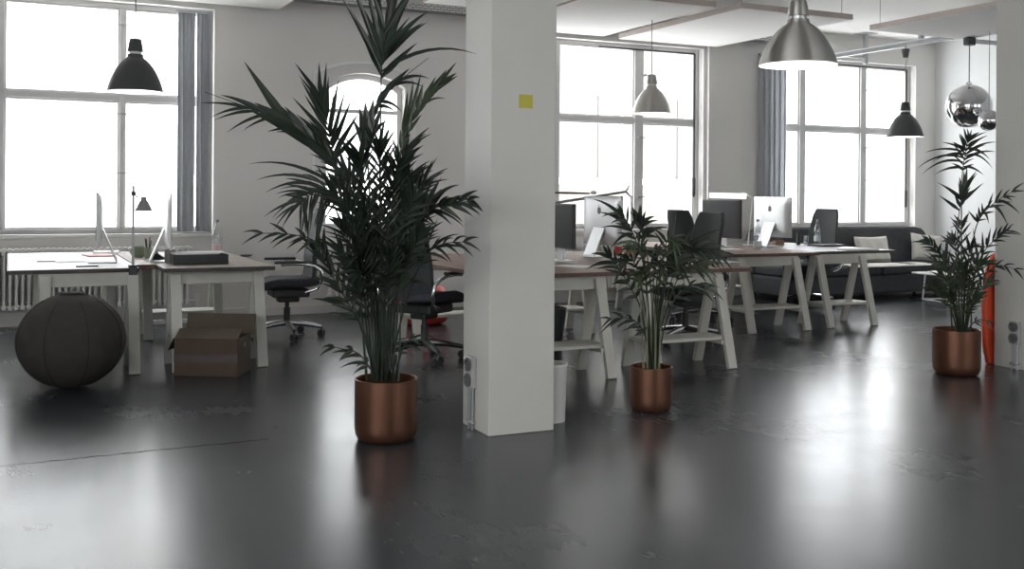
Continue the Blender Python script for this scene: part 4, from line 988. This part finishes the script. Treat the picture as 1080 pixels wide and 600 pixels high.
# white lounge chair beyond the palm
t = thing('lounge_chair', 'white low lounge chair between the right palm and right pillar', 'chair', (11.35, 8.9, 0), math.radians(160))
B().box((-.28, -.30, .30), (.30, .30, .40)).make('seat', 'cushion', t, bevel=.04, seg=3)
o = B().box((-.06, -.30, 0), (.06, .30, .42)).make('backrest', 'cushion', t, bevel=.04, seg=3); o.location = (-.30, 0, .34); o.rotation_euler = (0, math.radians(-14), 0)
for s in (-1, 1): B().tube([(.25, s * .31, .30), (.25, s * .31, .012), (-.28, s * .31, .012), (-.28, s * .31, .34)], .011, 8).make('sled_leg', 'white', t, smooth=False)

# orange-red board leaning behind the right pillar
poly = [(-.13, 0), (.13, 0), (.17, .15), (.18, .45), (.15, .70), (.09, .83), (0, .88), (-.09, .83), (-.15, .70), (-.18, .45), (-.17, .15)]
t = thing('bodyboard', 'orange-red board standing on end against the right pillar', 'board', (6.885, 5.60, 0))
B().prism(poly, (0, -.02, 0), (1, 0, 0), (0, 0, 1), (0, 1, 0), .05).make('board_body', 'red', t, bevel=.018, seg=3)
B().tube([(0, .03, .5), (.0, .075, .44), (0, .03, .36)], .006, 8).make('carry_loop', 'plastic', t)
# red seat ball behind the high-backed chair
t = thing('pouf', 'red rounded pouf on the floor behind the high-backed chair', 'pouf', (3.12, 8.55, 0)) if False else thing('pouf', 'red rounded pouf on the floor behind the high-backed chair', 'pouf', (3.66, 9.55, 0))
B().lathe([(0, 0), (.16, 0), (.22, .03), (.26, .11), (.27, .20), (.25, .29), (.19, .36), (.08, .385), (0, .385)], 36).make('cover', 'redf', t, smooth=True)
B().lathe([(.271, .19), (.276, .195), (.276, .205), (.271, .21)], 36, close=True).make('piping', 'seam', t)

# ================================================================== PILLAR FITTINGS
def sockets(x, y, z, label):
    t = thing('wall_socket', label, 'socket', (x, y, z), 0, 'pillar sockets')
    B().box((-.03, -.045, -.085), (0, .045, .085)).make('socket_box', 'socket', t, bevel=.006)
    for s in (-1, 1):
        B().lathe([(.0, 0), (.037, 0), (.037, .012), (.030, .014), (.024, .004), (0, .004)], 20).make('outlet', 'socketd', t)
        o = kids(t)[-1]; o.location = (-.03, 0, s * .042); o.rotation_euler = (0, -PI / 2, 0)
    for q in (-.022, .022):
        B().tube([(-.014, q, -.085), (-.014, q, -z)], .009, 8).make('conduit', 'metal', t)
    B().box((-.024, -.04, -z + .035), (0, .04, -z + .05)).make('clip', 'chrome', t)
    return t
sockets(CX0, 5.19, .31, 'grey double socket on the left face of the middle pillar')
sockets(6.765, 5.36, .275, 'grey double socket on the left face of the right pillar')
ps = at_y(554.5, 107, CY0)
tag(B().box((-.041, -.0015, -.036), (.041, 0, .036)).make('sticky_note', 'yellow', loc=(ps.x, CY0 - .0005, ps.z)), 'yellow sticky note on the front of the middle pillar', 'sticky note')

# ================================================================== OUTSIDE
def building(x0, x1, y, top, m, label, cols, rows, wx=1.4, wh=2.2, z0=-2.2, dz=3.9, wm='facwin', lm='facade'):
    t = thing('building', label, 'building', ((x0 + x1) / 2, y, -12))
    hw_ = (x1 - x0) / 2
    B().box((-hw_, 0, 0), (hw_, 6, top + 12)).make('facade', m, t)
    B().box((-hw_ - .2, -.25, top + 11.7), (hw_ + .2, 6.2, top + 12.1)).make('cornice', m, t, bevel=.05)
    st = 2 * hw_ / cols
    for i in range(cols):
        for j in range(rows):
            x = -hw_ + (i + .5) * st; z = 12 + z0 + j * dz
            w = B().box((x - wx / 2, -.05, z), (x + wx / 2, .02, z + wh)).make('window', wm, t)
            B().box((x - wx / 2 - .15, -.14, z - .16), (x + wx / 2 + .15, -.02, z)).make('ledge', lm, w)
            B().box((x - .03, -.09, z), (x + .03, -.05, z + wh)).make('window_bar', lm, w)
building(-16, 10.4, 27, 12.5, 'facade', 'pale building across the street behind the leftmost window', 7, 4)
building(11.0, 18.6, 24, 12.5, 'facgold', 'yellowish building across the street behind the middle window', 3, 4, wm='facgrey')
building(25.5, 46, 32, 4.2, 'facade', 'low pale building far off behind the right window', 6, 1)

# ================================================================== LIGHT
wd = bpy.data.worlds.new('sky'); scn.world = wd; wd.use_nodes = True; nt = wd.node_tree
bg = nt.nodes['Background']
tc = nt.nodes.new('ShaderNodeTexCoord'); nz = nt.nodes.new('ShaderNodeTexNoise'); nz.inputs['Scale'].default_value = 2.0; nz.inputs['Detail'].default_value = 4
rp = nt.nodes.new('ShaderNodeValToRGB'); rp.color_ramp.elements[0].color = (.90, .95, 1, 1); rp.color_ramp.elements[1].color = (1, 1, .99, 1)
nt.links.new(tc.outputs['Generated'], nz.inputs['Vector']); nt.links.new(nz.outputs['Fac'], rp.inputs['Fac']); nt.links.new(rp.outputs['Color'], bg.inputs['Color'])
bg.inputs['Strength'].default_value = 8.7
def portal(x0, x1, z0, z1, y, rx):
    l = bpy.data.lights.new('window_portal', 'AREA'); l.shape = 'RECTANGLE'; l.size = x1 - x0; l.size_y = z1 - z0
    l.cycles.is_portal = True
    o = bpy.data.objects.new('window_portal', l); COL.objects.link(o); o.location = ((x0 + x1) / 2, y, (z0 + z1) / 2); o.rotation_euler = (rx, 0, 0)
for x0, x1 in W: portal(x0, x1, SILL, HEAD, YO + .02, -PI / 2)
portal(AX0, AX1, ABOT, ATOP, YO + .02, -PI / 2)
for x0, x1 in rear: portal(x0, x1, SILL, HEAD, YB - .35, PI / 2)
for y0, y1 in leftw:
    l = bpy.data.lights.new('window_portal', 'AREA'); l.shape = 'RECTANGLE'; l.size = HEAD - SILL; l.size_y = y1 - y0; l.cycles.is_portal = True
    o = bpy.data.objects.new('window_portal', l); COL.objects.link(o); o.location = (XL - .35, (y0 + y1) / 2, (SILL + HEAD) / 2); o.rotation_euler = (0, -PI / 2, 0)

scn.cycles.use_denoising = True
scn.cycles.max_bounces = 10; scn.cycles.diffuse_bounces = 5; scn.cycles.glossy_bounces = 5; scn.cycles.transparent_max_bounces = 24
scn.cycles.sample_clamp_indirect = 6
scn.cycles.caustics_reflective = False; scn.cycles.caustics_refractive = False
vs = scn.view_settings
vs.view_transform = 'Standard'; vs.look = 'None'; vs.gamma = 1.0; vs.use_curve_mapping = False; vs.exposure = 0.0
